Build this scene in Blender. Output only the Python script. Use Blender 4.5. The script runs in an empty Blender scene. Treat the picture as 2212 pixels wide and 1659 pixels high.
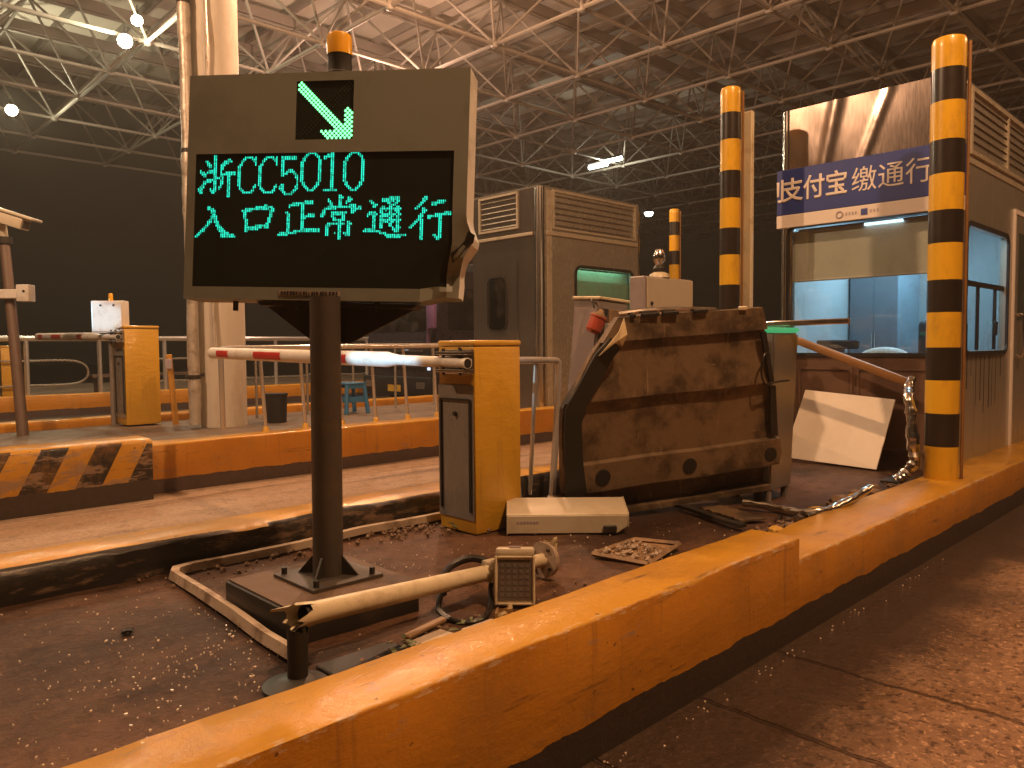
import bpy, bmesh, math, random
from mathutils import Vector, Matrix, noise
from math import radians, sin, cos, pi, sqrt, atan2
R = random.Random(7)
SC = bpy.context.scene
COL = SC.collection

# ---------------------------------------------------------------- camera
CAMZ = 1.0
az, pit, rol = radians(45.8), radians(-2.85), radians(0.45)
fw = Vector((cos(pit)*cos(az), cos(pit)*sin(az), sin(pit)))
r0 = Vector((sin(az), -cos(az), 0)); u0 = r0.cross(fw)
rt = r0*cos(rol)-u0*sin(rol); up = u0*cos(rol)+r0*sin(rol)
cam = bpy.data.objects.new('camera', bpy.data.cameras.new('camera')); COL.objects.link(cam)
cam.data.sensor_width = 36; cam.data.lens = 1650/2212*36
cam.data.clip_start = .02; cam.data.clip_end = 400
cam.matrix_world = Matrix(((rt.x, up.x, -fw.x, 0), (rt.y, up.y, -fw.y, 0), (rt.z, up.z, -fw.z, CAMZ), (0, 0, 0, 1)))
SC.camera = cam
# ---------------------------------------------------------------- night sky and exposure
w = bpy.data.worlds.new('World'); SC.world = w; w.use_nodes = True
bg = w.node_tree.nodes['Background']; bg.inputs[0].default_value = (.0048, .0040, .0023, 1); bg.inputs[1].default_value = 1.0
SC.view_settings.view_transform = 'Standard'; SC.view_settings.look = 'None'
SC.view_settings.exposure = 0; SC.view_settings.gamma = 1
SC.render.engine = 'CYCLES'
cy = SC.cycles
cy.use_denoising = True; cy.max_bounces = 6; cy.diffuse_bounces = 3; cy.glossy_bounces = 4
cy.transmission_bounces = 4; cy.transparent_max_bounces = 8
cy.sample_clamp_indirect = 4.0; cy.caustics_reflective = False; cy.caustics_refractive = False

SODIUM = (1.0, .545, .265)
WARMW = (1.0, .93, .62)
COOL = (.50, .80, 1.0)
# canopy lamps over the lanes, the sodium ones unseen and assumed: (x, y, z, watts, colour, radius); their housings are built with the canopy below
CANOPY_LAMPS = [
    (2.7, -1.0, 7.2, 1700, SODIUM, .11),
    (-1.7, 7.0, 7.2, 1700, (1.0, .60, .34), .11),
    (7.4, 8.9, 7.0, 1350, (1.0, .55, .30), .11),
    (13.5, -3.0, 7.2, 600, SODIUM, .11),
    (10.2, 14.9, 7.15, 650, (1.0, .60, .42), .11),
    (5.45, 16.8, 7.25, 330, WARMW, .1),
    (5.46, 16.1, 7.45, 180, WARMW, .08),
    (4.77, 23.4, 7.2, 330, WARMW, .1),
]
def lamp(name, loc, watts, col, rad, kind='POINT', rot=None, parent=None, size=None, spot=None):
    L = bpy.data.lights.new(name, kind); L.energy = watts; L.color = col
    if kind == 'AREA':
        L.shape = 'RECTANGLE'; L.size, L.size_y = size
    else:
        L.shadow_soft_size = rad
    if kind == 'SPOT':
        L.spot_size, L.spot_blend = spot
    o = bpy.data.objects.new(name, L); COL.objects.link(o)
    if parent is not None:
        o.parent = parent; o.location = Vector(loc)-parent.location
    else:
        o.location = loc
    if rot is not None: o.rotation_euler = rot
    return o

# ---------------------------------------------------------------- materials
MATS = {}
def nd(nt, typ, **kw):
    n = nt.nodes.new(typ)
    for k, v in kw.items(): setattr(n, k, v)
    return n
def lk(nt, a, b): nt.links.new(a, b)
def mixc(nt, fac, a, b):
    m = nd(nt, 'ShaderNodeMix', data_type='RGBA')
    if isinstance(fac, (int, float)): m.inputs[0].default_value = fac
    else: lk(nt, fac, m.inputs[0])
    for i, v in ((6, a), (7, b)):
        if isinstance(v, tuple): m.inputs[i].default_value = (*v[:3], 1)
        else: lk(nt, v, m.inputs[i])
    return m.outputs[2]
def math_(nt, op, a, b=None, c=None):
    m = nd(nt, 'ShaderNodeMath', operation=op)
    for i, v in enumerate((a, b, c)):
        if v is None: continue
        if isinstance(v, (int, float)): m.inputs[i].default_value = v
        else: lk(nt, v, m.inputs[i])
    return m.outputs[0]
def sstep(nt, val, a, b):
    m = nd(nt, 'ShaderNodeMapRange', interpolation_type='SMOOTHSTEP')
    lk(nt, val, m.inputs[0]); m.inputs[1].default_value = a; m.inputs[2].default_value = b
    return m.outputs[0]
def base(name):
    m = bpy.data.materials.new(name); m.use_nodes = True; MATS[name] = m
    nt = m.node_tree; b = nt.nodes['Principled BSDF']
    return m, nt, b
def coord(nt, scale=(1, 1, 1), world=False):
    if world:
        src = nd(nt, 'ShaderNodeNewGeometry').outputs['Position']
    else:
        src = nd(nt, 'ShaderNodeTexCoord').outputs['Object']
    mp = nd(nt, 'ShaderNodeMapping'); lk(nt, src, mp.inputs[0]); mp.inputs[3].default_value = scale
    return mp.outputs[0]
def nz(nt, vec, scale, detail=4, rough=.6):
    n = nd(nt, 'ShaderNodeTexNoise'); n.inputs['Scale'].default_value = scale
    n.inputs['Detail'].default_value = detail; n.inputs['Roughness'].default_value = rough
    lk(nt, vec, n.inputs['Vector']); return n.outputs['Fac']
def bump(nt, b, h, strength, dist=.01, coat=False):
    bp = nd(nt, 'ShaderNodeBump'); bp.inputs['Strength'].default_value = strength; bp.inputs['Distance'].default_value = dist
    lk(nt, h, bp.inputs['Height']); lk(nt, bp.outputs[0], b.inputs['Normal'])
    if coat: lk(nt, bp.outputs[0], b.inputs['Coat Normal'])
def mat(name, col, rough=.55, metal=0., var=.18, nscale=6., dirt=None, damt=.5, dscale=3., stretch=(1, 1, 1),
        bmp=.0, bscale=60., rvar=.12, spec=.5, coat=0., world=False):
    m, nt, b = base(name)
    v = coord(nt, stretch, world)
    n1 = nz(nt, v, nscale)
    c = mixc(nt, n1, tuple(x*(1-var) for x in col), tuple(min(1, x*(1+var)) for x in col))
    if dirt is not None:
        n2 = nz(nt, v, dscale, 7, .68)
        c = mixc(nt, math_(nt, 'MULTIPLY', sstep(nt, n2, .48, .66), damt), c, dirt)
    lk(nt, c, b.inputs['Base Color'])
    b.inputs['Metallic'].default_value = metal
    b.inputs['Specular IOR Level'].default_value = spec
    lk(nt, math_(nt, 'MULTIPLY_ADD', nz(nt, v, nscale*2.3), rvar*2, rough-rvar), b.inputs['Roughness'])
    if coat:
        b.inputs['Coat Weight'].default_value = coat; b.inputs['Coat Roughness'].default_value = .12
    if bmp: bump(nt, b, nz(nt, v, bscale, 5), bmp)
    return m
def glow(name, col, strength, body=(.02, .02, .02)):
    m, nt, b = base(name)
    b.inputs['Base Color'].default_value = (*body, 1)
    b.inputs['Emission Color'].default_value = (*col, 1); b.inputs['Emission Strength'].default_value = strength
    b.inputs['Roughness'].default_value = .4
    return m
def glass(name, tint=(.9, .95, .95), refl=.06, dirt=.06):
    m, nt, b = base(name); nt.nodes.remove(b); out = nt.nodes['Material Output']
    t = nd(nt, 'ShaderNodeBsdfTransparent'); t.inputs[0].default_value = (*tint, 1)
    g = nd(nt, 'ShaderNodeBsdfGlossy'); g.inputs[0].default_value = (.9, .9, .9, 1); g.inputs[1].default_value = .03
    d = nd(nt, 'ShaderNodeBsdfDiffuse'); d.inputs[0].default_value = (.35, .33, .3, 1)
    fr = nd(nt, 'ShaderNodeLayerWeight'); fr.inputs[0].default_value = .5
    m1 = nd(nt, 'ShaderNodeMixShader'); lk(nt, math_(nt, 'MULTIPLY_ADD', math_(nt, 'POWER', fr.outputs[1], 4.0), .6, refl), m1.inputs[0]); lk(nt, t.outputs[0], m1.inputs[1]); lk(nt, g.outputs[0], m1.inputs[2])
    n = sstep(nt, nz(nt, coord(nt), 4, 5), .45, .75)
    m2 = nd(nt, 'ShaderNodeMixShader'); lk(nt, math_(nt, 'MULTIPLY', n, dirt), m2.inputs[0]); lk(nt, m1.outputs[0], m2.inputs[1]); lk(nt, d.outputs[0], m2.inputs[2])
    lk(nt, m2.outputs[0], out.inputs[0])
    return m
def steel(name, col=(.52, .51, .49), rough=.24, wav=.25, dirt=.25, brushed=(1, 1, .15), met=1.0):
    m, nt, b = base(name)
    v = coord(nt); n = nz(nt, v, 2.2, 5); s = nz(nt, coord(nt, brushed), 60, 3)
    st = sstep(nt, nz(nt, coord(nt, (5, 5, .5)), 2.5, 6), .5, .75)
    c = mixc(nt, math_(nt, 'MULTIPLY', st, dirt), mixc(nt, n, tuple(x*.8 for x in col), col), (.16, .13, .1))
    lk(nt, c, b.inputs['Base Color'])
    lk(nt, math_(nt, 'SUBTRACT', met, math_(nt, 'MULTIPLY', st, dirt*.8*met)), b.inputs['Metallic'])
    lk(nt, math_(nt, 'MULTIPLY_ADD', s, .12, rough), b.inputs['Roughness'])
    h = math_(nt, 'ADD', math_(nt, 'MULTIPLY', nz(nt, v, 3.1, 2), wav), math_(nt, 'MULTIPLY', s, .004))
    bump(nt, b, h, .55, .05)
    return m

def film_mat():
    m, nt, b = base('yellow_metal'); v = coord(nt)
    n1 = nz(nt, v, 4.5, 6, .65); wr = nz(nt, coord(nt, (3, 3, 8)), 2.6, 7, .72); dr = nz(nt, coord(nt, (9, 9, .8)), 2.2, 6, .7)
    c = mixc(nt, n1, (.56, .30, .020), (.70, .41, .035))
    c = mixc(nt, math_(nt, 'MULTIPLY', sstep(nt, dr, .55, .72), .55), c, (.30, .16, .03))
    c = mixc(nt, math_(nt, 'MULTIPLY', sstep(nt, wr, .66, .72), .3), c, (.22, .12, .03))
    lk(nt, c, b.inputs['Base Color']); b.inputs['Roughness'].default_value = .45
    b.inputs['Coat Weight'].default_value = .7; b.inputs['Coat Roughness'].default_value = .10
    bump(nt, b, math_(nt, 'ADD', math_(nt, 'MULTIPLY', wr, 1.0), math_(nt, 'MULTIPLY', nz(nt, v, 30, 4), .25)), .22, .03, True)
film_mat()
mat('yellow_tape', (.74, .43, .020), .34, var=.05, dirt=(.30, .16, .03), damt=.35, dscale=5, stretch=(1, 1, .4), coat=.3)
mat('black_tape', (.020, .014, .011), .34, var=.25, coat=.25)
mat('sign_grey', (.215, .235, .205), .46, var=.07, nscale=3, dirt=(.145, .145, .12), damt=.5, dscale=2.2, bmp=.03)
mat('sign_edge_lit', (.78, .77, .74), .36, var=.08, dirt=(.16, .13, .08), damt=.5)  # lighter than the cabinet to put lamp light on this side into colour
mat('sign_post', (.060, .050, .042), .42, var=.12, dirt=(.11, .075, .045), damt=.5, dscale=5, bmp=.05)
mat('footing_shaded', (.016, .012, .010), .6, var=.3, dirt=(.05, .03, .02), damt=.5, bmp=.15)  # near-black colour carries the shade on the block's unlit sides
mat('footing_dirt', (.115, .066, .038), .7, var=.3, dirt=(.04, .024, .015), damt=.7, dscale=5, bmp=.2)
mat('dark_panel', (.010, .013, .008), .55, var=.2, spec=.25)
mat('dark_metal', (.02, .018, .016), .5, var=.2, dirt=(.06, .04, .025), damt=.5)
mat('rubber', (.012, .011, .010), .55, var=.2)
mat('amber_lens', (.85, .43, .025), .25, var=.06, coat=.4)
mat('white_paint', (.72, .70, .66), .42, var=.05, dirt=(.35, .27, .18), damt=.4, dscale=5)
mat('cream_metal', (.66, .58, .41), .42, var=.06, dirt=(.32, .24, .14), damt=.5, dscale=6, bmp=.04)
mat('cream_box', (.64, .58, .46), .38, var=.04, dirt=(.4, .33, .22), damt=.35, dscale=3)
mat('lens_cell', (.16, .14, .13), .3)
mat('lens_glass', (.12, .105, .10), .22, var=.15)
mat('red_paint', (.48, .035, .03), .4, var=.1)
mat('red_lens', (.42, .075, .04), .35, var=.15, dirt=(.2, .06, .04), damt=.6)
mat('concrete_column', (.60, .54, .46), .62, var=.09, nscale=3, dirt=(.30, .21, .13), damt=.45, dscale=2.0, stretch=(1, 1, .35), bmp=.1)
mat('foil_wrap', (.55, .50, .44), .38, .35, var=.2, dirt=(.24, .18, .13), damt=.7, dscale=5, bmp=.9, bscale=16)
mat('grey_film', (.21, .195, .18), .28, var=.25, nscale=4, dirt=(.05, .06, .085), damt=.7, dscale=4, stretch=(1, 1, .3), bmp=.25, bscale=22)
def panel_mat():
    m, nt, b = base('rust_panel'); v = coord(nt)
    n1 = nz(nt, v, 3.2, 8, .66); n2 = nz(nt, v, 11, 8, .72); st = nz(nt, coord(nt, (7, 7, .7)), 3.0, 6, .7); sc = nz(nt, coord(nt, (1.4, 1.4, 9)), 3.4, 7, .72)
    c = mixc(nt, n2, (.135, .092, .054), (.245, .172, .104))
    c = mixc(nt, math_(nt, 'MULTIPLY', sstep(nt, n1, .44, .62), .85), c, (.040, .027, .017))
    c = mixc(nt, math_(nt, 'MULTIPLY', sstep(nt, st, .60, .70), .75), c, (.34, .26, .17))
    c = mixc(nt, math_(nt, 'MULTIPLY', sstep(nt, sc, .63, .70), .6), c, (.42, .33, .22))
    c = mixc(nt, math_(nt, 'MULTIPLY', sstep(nt, n2, .62, .72), .5), c, (.13, .055, .025))
    lk(nt, c, b.inputs['Base Color']); b.inputs['Metallic'].default_value = .25
    lk(nt, math_(nt, 'MULTIPLY_ADD', n2, .4, .25), b.inputs['Roughness'])
    bump(nt, b, math_(nt, 'ADD', math_(nt, 'MULTIPLY', n1, 1.5), n2), .30, .02)
panel_mat()
mat('rust_light', (.27, .17, .09), .6, var=.35, nscale=9, dirt=(.08, .05, .03), damt=.7, dscale=6, bmp=.2)
mat('torn_plate', (.66, .55, .34), .4, var=.15, dirt=(.32, .22, .1), damt=.6, dscale=9)
mat('grey_cabinet', (.23, .20, .19), .42, var=.1, dirt=(.12, .09, .07), damt=.5)
mat('mauve_cabinet', (.30, .26, .27), .5, var=.08, dirt=(.14, .11, .1), damt=.4)
mat('beige_cabinet', (.50, .43, .33), .5, var=.05, dirt=(.33, .26, .17), damt=.3)
mat('white_board', (.80, .73, .64), .55, var=.03, dirt=(.62, .53, .42), damt=.35, dscale=2)
mat('conduit', (.46, .37, .28), .6, var=.15, dirt=(.15, .09, .05), damt=.8, dscale=7, bmp=.15)
mat('brown_bar', (.30, .155, .055), .42, .2, var=.15, dirt=(.12, .07, .03), damt=.5)
mat('camera_pole', (.135, .088, .066), .5, var=.14, dirt=(.06, .04, .03), damt=.5, stretch=(1, 1, .3))
mat('truss_paint', (.23, .205, .18), .55, var=.1)
mat('roof_sheet', (.66, .59, .51), .7, var=.14, nscale=.35, world=True)
mat('purlin', (.20, .17, .15), .6)
mat('blue_banner', (.022, .045, .26), .42, var=.05)
mat('banner_white', (.80, .74, .70), .45, var=.03)
mat('logo_grey', (.42, .36, .42), .5)
mat('logo_blue', (.05, .08, .32), .5)
mat('interior_white', (.52, .55, .56), .6, var=.04)
mat('interior_grey', (.20, .22, .25), .55, var=.12)
mat('interior_blue', (.32, .42, .50), .5, var=.1)
mat('blind', (.76, .66, .57), .75, var=.03)
mat('chair_black', (.018, .016, .018), .6)
mat('orange_plastic', (.62, .20, .07), .4)
mat('paper', (.8, .78, .74), .7)
mat('brown_panel', (.17, .098, .066), .42, .25, var=.2, dirt=(.08, .045, .03), damt=.6, bmp=.1)
mat('blue_plastic', (.035, .16, .33), .4, var=.08)
mat('bin_black', (.010, .008, .008), .6)
mat('truck_paint', (.022, .020, .030), .3, var=.2, coat=.4)
mat('truck_dark', (.012, .012, .014), .45)
mat('plate_yellow', (.55, .32, .04), .45)
mat('pink_paint', (.20, .11, .27), .35)
mat('soil_chunk', (.20, .13, .085), .85, var=.35, nscale=12, bmp=.3)
mat('yellow_chunk', (.52, .30, .05), .7, var=.25, nscale=14, dirt=(.2, .13, .07), damt=.6, bmp=.3)
mat('leaf', (.07, .085, .025), .6, var=.3)
mat('grating', (.42, .33, .26), .55, .2, var=.25, dirt=(.12, .08, .05), damt=.7, dscale=8)
mat('plank', (.55, .27, .045), .5, var=.1, dirt=(.25, .14, .05), damt=.4)
mat('shard', (.80, .68, .55), .25, var=.2)
mat('cable', (.014, .012, .011), .4)
steel('stainless', (.50, .47, .43), .22)
steel('plain_steel', (.50, .50, .50), .26, wav=.10, dirt=.06, met=.85)
steel('stainless_dark', (.62, .60, .55), .15, wav=.16, dirt=.15, met=.74)
steel('booth_far_side', (.66, .62, .54), .20, wav=.55, dirt=.12, met=.66)
steel('booth_far_front', (.30, .28, .26), .16, wav=.25, dirt=.15, met=.85)  # darker copy of the side steel, dark reflections put into the colour
mat('bright_trim', (.62, .56, .45), .32, .35, var=.12, dirt=(.3, .24, .17), damt=.5, dscale=6)
steel('fascia', (.50, .40, .35), .17, wav=.02, dirt=.05)
steel('rail_steel', (.80, .78, .76), .14, wav=.02, dirt=.08, met=.7)
steel('chrome', (.68, .65, .62), .12, wav=.08, dirt=.12)
steel('crumpled', (.62, .58, .54), .16, wav=.6, dirt=.2)
steel('booth_side', (.56, .53, .46), .27, wav=.16, dirt=.6, met=.68)
glass('window_glass', (.88, .94, .95), .07, .10)
glass('dark_glass', (.30, .34, .36), .09, .1)
glow('led_green', (.012, .90, .60), 1.4)
glow('led_dim', (.010, .80, .50), .85)
glow('arrow_led', (.17, 1.0, .30), 3.2)
glow('lamp_sodium', (1.0, .55, .25), 40)
glow('lamp_white', (1.0, .98, .74), 60)
glow('lamp_cool', (.93, 1.0, .90), 9)
glow('booth_tube', (.70, .92, 1.0), 2.6)
glow('green_light', (.06, .50, .18), .75)
glow('tiny_green', (.1, .9, .15), 1.0)
glow('headlamp', (.75, .82, 1.0), 1.3)
glow('tail_red', (.9, .03, .08), 1.2)
mat('led_off', (.030, .040, .020), .35)

def kerb_mat(name, stripes=False, zb=-.17, black=(.03, .022, .018)):
    m, nt, b = base(name)
    pos = nd(nt, 'ShaderNodeNewGeometry').outputs['Position']
    sp = nd(nt, 'ShaderNodeSeparateXYZ'); lk(nt, pos, sp.inputs[0])
    nsp = nd(nt, 'ShaderNodeSeparateXYZ'); lk(nt, nd(nt, 'ShaderNodeNewGeometry').outputs['True Normal'], nsp.inputs[0])
    v = coord(nt, (1, 1, 1), True)
    n1 = nz(nt, v, 5, 6); n2 = nz(nt, v, 22, 5, .7); n3 = nz(nt, coord(nt, (.35, 1, 1.3), True), 9, 8, .75)
    yel = mixc(nt, n1, (.50, .245, .018), (.62, .325, .030))
    if stripes:
        s = math_(nt, 'FRACT', math_(nt, 'DIVIDE', math_(nt, 'SUBTRACT', math_(nt, 'ADD', sp.outputs[0], 20.0), math_(nt, 'MULTIPLY', sp.outputs[2], .50)), .40))
        side = math_(nt, 'LESS_THAN', nsp.outputs[2], .6)
        blk = math_(nt, 'MULTIPLY', math_(nt, 'GREATER_THAN', s, .50), side)
        yel = mixc(nt, blk, yel, (.018, .014, .012))
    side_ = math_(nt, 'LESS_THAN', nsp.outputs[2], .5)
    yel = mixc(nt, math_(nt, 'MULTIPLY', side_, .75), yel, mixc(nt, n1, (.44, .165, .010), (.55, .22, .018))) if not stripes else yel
    # worn patches of bare concrete, grime, tyre scuffs and pits
    lo_, hi_ = (.50, .585) if stripes else (.61, .70)
    wear = math_(nt, 'MULTIPLY', sstep(nt, n3, lo_, hi_), .85)
    col = mixc(nt, wear, yel, (.30, .215, .15))
    grime = math_(nt, 'MULTIPLY', sstep(nt, nz(nt, v, 2.6, 8, .72), .46, .68), .55)
    col = mixc(nt, grime, col, mixc(nt, n2, (.26, .125, .030), (.42, .22, .05)))
    scf = math_(nt, 'MULTIPLY', sstep(nt, nz(nt, coord(nt, (.5, 6, 7), True), 3.4, 8, .75), .58, .68), .75)
    col = mixc(nt, scf, col, (.075, .045, .025))
    if name == 'kerb_front':
        ed = math_(nt, 'MULTIPLY', math_(nt, 'LESS_THAN', math_(nt, 'ABSOLUTE', math_(nt, 'SUBTRACT', sp.outputs[1], 1.506)), .011), math_(nt, 'GREATER_THAN', sp.outputs[2], .03))
        ed = math_(nt, 'MULTIPLY', ed, sstep(nt, nz(nt, coord(nt, (1, 3, 3), True), 15, 6, .75), .50, .58))
        ed = math_(nt, 'MULTIPLY', ed, math_(nt, 'GREATER_THAN', math_(nt, 'ADD', sp.outputs[2], math_(nt, 'MULTIPLY', math_(nt, 'GREATER_THAN', sp.outputs[0], 3.21), .097)), .128))
        col = mixc(nt, math_(nt, 'MULTIPLY', ed, .85), col, (.58, .42, .26))
    drip = math_(nt, 'MULTIPLY', math_(nt, 'MULTIPLY', sstep(nt, nz(nt, coord(nt, (9, 9, .5), True), 2.1, 6, .7), .56, .70), side_), .45)
    col = mixc(nt, drip, col, (.20, .085, .025))
    vo = nd(nt, 'ShaderNodeTexVoronoi'); vo.inputs['Scale'].default_value = 15
    va = nd(nt, 'ShaderNodeVectorMath', operation='ADD'); lk(nt, v, va.inputs[0]); nv = nd(nt, 'ShaderNodeTexNoise'); nv.inputs['Scale'].default_value = 34; nv.inputs['Detail'].default_value = 3; lk(nt, v, nv.inputs['Vector'])
    vs_ = nd(nt, 'ShaderNodeVectorMath', operation='SCALE'); lk(nt, nv.outputs['Color'], vs_.inputs[0]); vs_.inputs['Scale'].default_value = .05; lk(nt, vs_.outputs[0], va.inputs[1]); lk(nt, va.outputs[0], vo.inputs['Vector'])
    pit = math_(nt, 'MULTIPLY', math_(nt, 'LESS_THAN', vo.outputs['Distance'], math_(nt, 'MULTIPLY', nz(nt, v, 9, 3), .19)), math_(nt, 'GREATER_THAN', nz(nt, v, 3.1, 3), .52))
    col = mixc(nt, math_(nt, 'MULTIPLY', pit, .75), col, (.06, .032, .016))
    zz = math_(nt, 'MULTIPLY_ADD', n1, .05, sp.outputs[2])
    low = math_(nt, 'LESS_THAN', zz, zb+.025)
    col = mixc(nt, low, col, mixc(nt, n2, black, tuple(x*2.4 for x in black)))
    # the black-painted face towards the island soil
    inner = math_(nt, 'GREATER_THAN', math_(nt, 'MULTIPLY', nsp.outputs[1], {'kerb_left': -1.0}.get(name, 0.0)), .6)
    col = mixc(nt, inner, col, mixc(nt, sstep(nt, n3, .52, .66), (.016, .013, .011), (.17, .11, .07)))
    lk(nt, col, b.inputs['Base Color'])
    lk(nt, math_(nt, 'MULTIPLY_ADD', n2, .35, .27), b.inputs['Roughness']); b.inputs['Specular IOR Level'].default_value = .32
    b.inputs['Coat Weight'].default_value = .45; b.inputs['Coat Roughness'].default_value = .10
    bump(nt, b, math_(nt, 'SUBTRACT', math_(nt, 'ADD', math_(nt, 'MULTIPLY', n2, .9), n3), math_(nt, 'MULTIPLY', pit, .8)), .30, .014, True)
    return m
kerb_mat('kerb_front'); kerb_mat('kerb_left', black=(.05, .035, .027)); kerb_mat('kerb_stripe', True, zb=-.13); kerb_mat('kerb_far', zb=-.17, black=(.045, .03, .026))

def ground_mat(name, c1, c2, scale, stretch=(1, 1, 1), rough=.6, bmp=.4, speck=.0, ruts=False, joints=None, wetband=None, patch=.5, spec=.35):
    m, nt, b = base(name)
    v = coord(nt, stretch, True)
    vi = coord(nt, (1, 1, 1), True)
    n1 = nz(nt, v, scale, 7, .62); n2 = nz(nt, vi, scale*7, 6, .7); n3 = nz(nt, coord(nt, (1, 1, .01), True), 38, 5, .75)
    col = mixc(nt, sstep(nt, n1, .5-.5*patch, .5+.5*patch), c1, c2)
    col = mixc(nt, math_(nt, 'MULTIPLY', sstep(nt, n2, .48, .72), .55), col, tuple(x*.45 for x in c1))
    if speck:
        col = mixc(nt, math_(nt, 'MULTIPLY', sstep(nt, n3, .53, .63), speck), col, tuple(min(1, x*2.1) for x in c2))
        col = mixc(nt, math_(nt, 'MULTIPLY', sstep(nt, nz(nt, coord(nt, (1, 1, .01), True), 26, 5, .75), .53, .61), speck*1.3), col, tuple(x*.3 for x in c1))
    sp = nd(nt, 'ShaderNodeSeparateXYZ'); lk(nt, nd(nt, 'ShaderNodeNewGeometry').outputs['Position'], sp.inputs[0])
    hgt = math_(nt, 'ADD', n2, math_(nt, 'MULTIPLY', n3, 1.1))
    ro = math_(nt, 'MULTIPLY_ADD', n2, .3, rough-.15)
    if ruts:
        rv = nz(nt, coord(nt, (.10, 3.2, 1), True), 1.6, 5, .6)
        f = sstep(nt, rv, .50, .62)
        col = mixc(nt, math_(nt, 'MULTIPLY', f, .55), col, tuple(x*.35 for x in c1))
        hgt = math_(nt, 'SUBTRACT', hgt, math_(nt, 'MULTIPLY', f, 1.2))
    if joints:
        wob = math_(nt, 'MULTIPLY_ADD', nz(nt, vi, 6, 4), .05, -.025)
        tot = None
        for ax, val, wd in joints:
            d = math_(nt, 'ABSOLUTE', math_(nt, 'ADD', math_(nt, 'SUBTRACT', sp.outputs[ax], val), wob))
            j = math_(nt, 'SUBTRACT', 1.0, sstep(nt, d, wd*.4, wd))
            tot = j if tot is None else math_(nt, 'MAXIMUM', tot, j)
        col = mixc(nt, math_(nt, 'MULTIPLY', tot, .6), col, (.04, .026, .018))
        hgt = math_(nt, 'SUBTRACT', hgt, math_(nt, 'MULTIPLY', tot, 2.0))
    if wetband:
        y0, y1, wc = wetband
        yy = math_(nt, 'MULTIPLY_ADD', nz(nt, vi, 2.2, 5), .7, math_(nt, 'SUBTRACT', sp.outputs[1], .35))
        f = sstep(nt, yy, y0, y1)
        col = mixc(nt, math_(nt, 'MULTIPLY', f, .9), col, wc)
        ro = math_(nt, 'SUBTRACT', ro, math_(nt, 'MULTIPLY', f, .18))
    lk(nt, col, b.inputs['Base Color']); lk(nt, ro, b.inputs['Roughness']); b.inputs['Specular IOR Level'].default_value = spec
    bump(nt, b, hgt, bmp, .02)
    return m
ground_mat('soil', (.032, .016, .010), (.135, .070, .040), 1.15, (.6, 1.2, 1), .55, .6, speck=.22, patch=.30, spec=.22)
ground_mat('road_right', (.21, .11, .066), (.50, .30, .18), 1.1, (.7, 1.2, 1), .36, 1.0, speck=.62,
           joints=[(0, 3.01, .013), (0, 2.41, .013), (0, 1.81, .013)], wetband=(.72, 1.25, (.050, .032, .022)))
ground_mat('road_left', (.25, .165, .105), (.42, .295, .20), .9, (.35, 1.5, 1), .6, .5, speck=.25, ruts=True)
ground_mat('floor_far', (.10, .075, .055), (.22, .165, .12), .9, (1, 1, 1), .55, .4)
ground_mat('road_far', (.02, .018, .016), (.05, .045, .04), .6, (1, 1, 1), .5, .3)

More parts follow.
